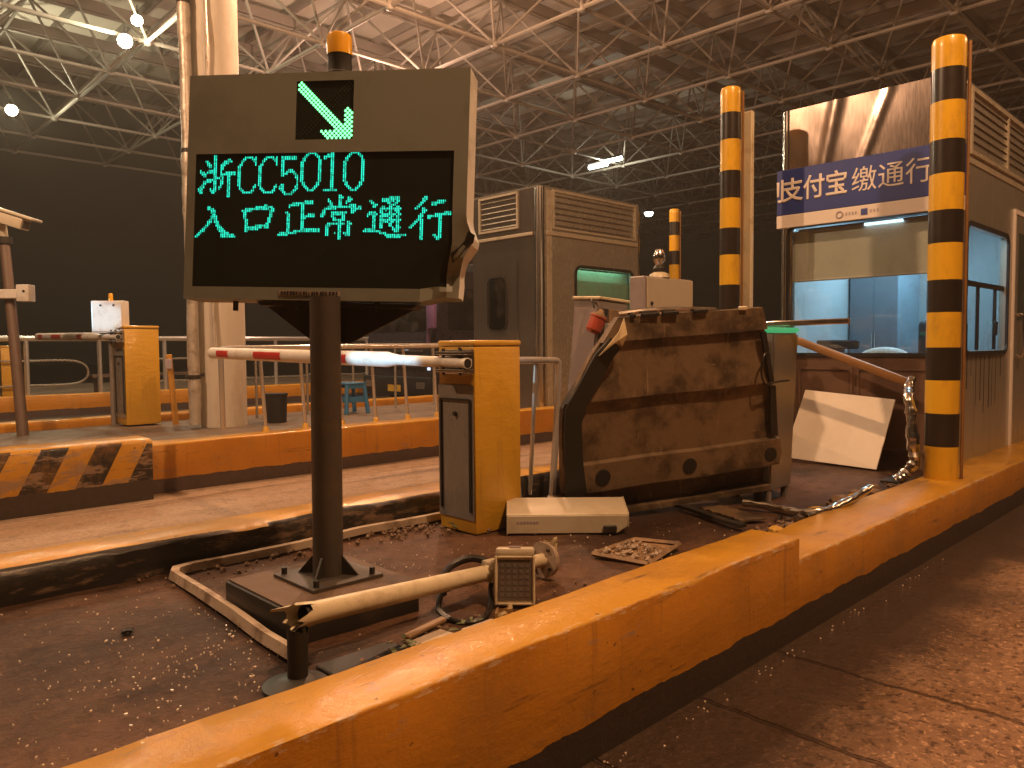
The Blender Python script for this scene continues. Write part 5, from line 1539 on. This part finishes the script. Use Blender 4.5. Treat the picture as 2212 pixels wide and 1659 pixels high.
# broken kerb lumps along the lowered kerb
def chunk(name, loc, s, m, label, flat=.6):
    t = MB(); g = bmesh.ops.create_icosphere(t.bm, subdivisions=2, radius=s)
    sd = R.random()*50
    for v in t.bm.verts:
        n = v.co.normalized(); v.co = v.co*(1+.45*noise.noise(n*1.7+Vector((sd, 0, 0)))+.15*noise.noise(n*4+Vector((sd, 3, 0))))
        v.co.z *= flat; v.co += Vector(loc)
    o = t.build(name, m, origin=Vector(loc)-Vector((0, 0, s*flat*.8)), smooth=15)
    return tag(o, label, 'rubble', 'broken lumps of kerb on the island') if label else o
spots = [(3.75, 1.88, .045, 'yellow_chunk'), (3.95, 1.90, .03, 'soil_chunk'), (4.15, 1.87, .04, 'soil_chunk'), (4.35, 1.93, .05, 'yellow_chunk'), (4.55, 1.90, .045, 'soil_chunk'),
         (4.72, 1.95, .06, 'soil_chunk'), (4.9, 1.92, .05, 'yellow_chunk'), (5.05, 1.98, .045, 'soil_chunk'), (5.2, 1.93, .04, 'soil_chunk'), (5.4, 2.0, .035, 'soil_chunk'), (4.62, 1.82, .03, 'yellow_chunk')]
for (x, y, s, m) in spots:
    chunk('kerb_lump', (x, y, s*.45), s, m, 'broken lump of kerb lying along the lowered stretch of kerb')
t = MB()
for k in range(420):
    q = R.random()
    if q < .45: x, y = R.uniform(3.4, 5.7), R.gauss(1.92, .05)
    elif q < .7: x, y = R.uniform(1.1, 3.3), R.gauss(3.36, .07)
    elif q < .85: x, y = R.gauss(2.5, .14), R.gauss(3.30, .10)
    else: x, y = R.uniform(1.3, 2.4), R.uniform(1.8, 2.1)
    s = R.uniform(.006, .024)
    t.box((x, y, s*.3+.004), (s, s*R.uniform(.6, 1.2), s*.7), rot=(R.random()*3, R.random()*3, R.random()*3), bev=s*.18)
struct(tag(t.build('loose_rubble', 'soil_chunk', smooth=0), 'crumbs of broken kerb and soil strewn along the kerbs', 'rubble'), 'stuff')
# shattered glass on the soil
t = MB(); Q = random.Random(3)
cl = [(.95, 2.35, .28, 150), (.75, 2.05, .20, 70), (.9, 2.9, .30, 70), (1.15, 2.45, .12, 40), (2.1, 2.75, .25, 60), (2.5, 2.55, .25, 40), (3.2, 2.3, .35, 45), (.6, 2.5, .3, 60), (1.9, 3.25, .2, 25)]
for (cx_, cy_, sd, n) in cl:
    for k in range(n):
        x, y = Q.gauss(cx_, sd), Q.gauss(cy_, sd*.8)
        if not (1.78 < y < 3.40): continue
        if 1.2 < x < 1.76 and 2.28 < y < 2.85: continue
        s = Q.uniform(.0014, .0038)*(1.6 if Q.random() < .1 else 1); a = Q.random()*6.3; z = .013+.012*noise.noise((x*2, y*2, 3.1))
        tilt = Q.uniform(-.5, .5)
        pts = [(s*cos(a+k_*2*pi/5)*Q.uniform(.6, 1.2), s*sin(a+k_*2*pi/5)*Q.uniform(.6, 1.2)) for k_ in range(5)]
        A = [t.bm.verts.new((x+p, y+q, z+p*tilt)) for p, q in pts]; B_ = [t.bm.verts.new((x+p, y+q, z-.004+p*tilt)) for p, q in pts]
        t.bm.faces.new(A)
        for i in range(5): t.bm.faces.new((A[i], B_[i], B_[(i+1) % 5], A[(i+1) % 5]))
struct(tag(t.build('glass_shards', 'shard', smooth=0), 'glittering crumbs of shattered glass scattered over the brown soil', 'broken glass'), 'stuff')
# gravel grit in the gutter of the right lane
t = MB()
for k in range(60):
    x = Q.uniform(.9, 5.0); y = 1.47-abs(Q.gauss(0, .035)); s = Q.uniform(.002, .006)
    t.box((x, y, -.297), (s, s, s), rot=(Q.random()*3, Q.random()*3, Q.random()*3))
struct(tag(t.build('gutter_grit', 'shard', smooth=0), 'wet grit glinting in the gutter under the kerb', 'grit'), 'stuff')
# black slab standing in for the pit's dark opening, with broken tiles
pt = MB(); pt.b2((1.18, 1.80, -.004), (1.46, 2.10, .016), bev=.004); tag(pt.build('pit_slab', 'bin_black', origin=(1.32, 1.95, 0)), 'black slab painted as the open cable pit beside the snapped stump', 'pit')
for (x, y, a, sx_, sy_, m, lab) in ((1.56, 1.97, .2, .17, .12, 'conduit', 'pale broken tile lying nearest the dark pit by the kerb'), (1.75, 1.93, .1, .16, .11, 'grating', 'pale broken tile lying against the kerb under the fallen post'), (1.62, 2.10, .3, .26, .03, 'rust_light', 'thin brown batten lying under the fallen post')):
    t = MB(); t.box((x, y, .018), (sx_, sy_, .016), rot=(.04, .05, a), bev=.004); tag(t.build('broken_tile' if 'tile' in lab else 'batten', m, origin=(x, y, .01)), lab, 'tile' if 'tile' in lab else 'batten')
t = MB()
for k in range(26):
    x, y = (Q.gauss(1.42, .06), Q.gauss(1.93, .05)) if k < 12 else ((Q.gauss(1.72, .04), Q.gauss(1.99, .03)) if k < 18 else (Q.gauss(2.62, .05), Q.gauss(3.12, .05)))
    s = Q.uniform(.012, .026); a = Q.random()*6.3; z = .03+Q.random()*.02
    A = [t.bm.verts.new((x+s*p*cos(a)-s*q*sin(a)*.5, y+s*p*sin(a)+s*q*cos(a)*.5, z+h*s)) for p, q, h in ((-1, 0, 0), (-.3, .8, .3), (.5, .6, .3), (1.1, 0, -.1), (.5, -.6, .2), (-.3, -.8, .25))]
    t.bm.faces.new(A)
struct(tag(t.build('fallen_leaves', 'leaf', smooth=60), 'few green leaves caught among the rubble', 'leaves'), 'stuff')
chunk('soil_stone', (.864, 2.835, .012), .020, 'bin_black', None)['label'] = 'small black stone lying alone on the brown soil left of the conduit'
for o in COL.objects:
    if o.name == 'soil_stone': o['category'] = 'stone'
for (p, lab) in (((2.56, 2.39, .06), 'curled scrap of torn paper standing beside the flange of the fallen post'), ((1.80, 1.90, .05), 'pale torn scrap wedged between the kerb and the cable loop')):
    t = MB(); n = 6; V = []
    for i in range(n+1):
        for j in range(n+1):
            a, b = i/n-.5, j/n-.5
            V.append(t.bm.verts.new((p[0]+a*.05+.012*noise.noise((a*5, b*5, p[0])), p[1]-a*.04+.02*noise.noise((a*4, b*6, 3)), p[2]+b*.09+a*.02+.012*noise.noise((a*6, b*3, 7)))))
    for i in range(n):
        for j in range(n): t.bm.faces.new((V[i*(n+1)+j], V[(i+1)*(n+1)+j], V[(i+1)*(n+1)+j+1], V[i*(n+1)+j+1]))
    tag(t.build('torn_scrap', 'torn_plate', origin=(p[0], p[1], 0), smooth=30), lab, 'scrap')

# ================================================================= thin volume added for lamp glow and a veil over the truss
m = bpy.data.materials.new('added_haze'); m.use_nodes = True; nt = m.node_tree; nt.nodes.clear(); MATS['added_haze'] = m
out = nd(nt, 'ShaderNodeOutputMaterial'); v = nd(nt, 'ShaderNodeVolumePrincipled')
v.inputs['Color'].default_value = (.92, .80, .68, 1); v.inputs['Density'].default_value = .0034; v.inputs['Anisotropy'].default_value = .35
lk(nt, v.outputs[0], out.inputs['Volume'])
t = MB(); t.b2((-61, -61, -1.4), (121, 76, 11.5)); hz = t.build('haze', 'added_haze', smooth=0); struct(hz, 'stuff')
hz['label'] = 'thin haze added for glow round the lamps and a veil over the truss'; hz['category'] = 'haze'
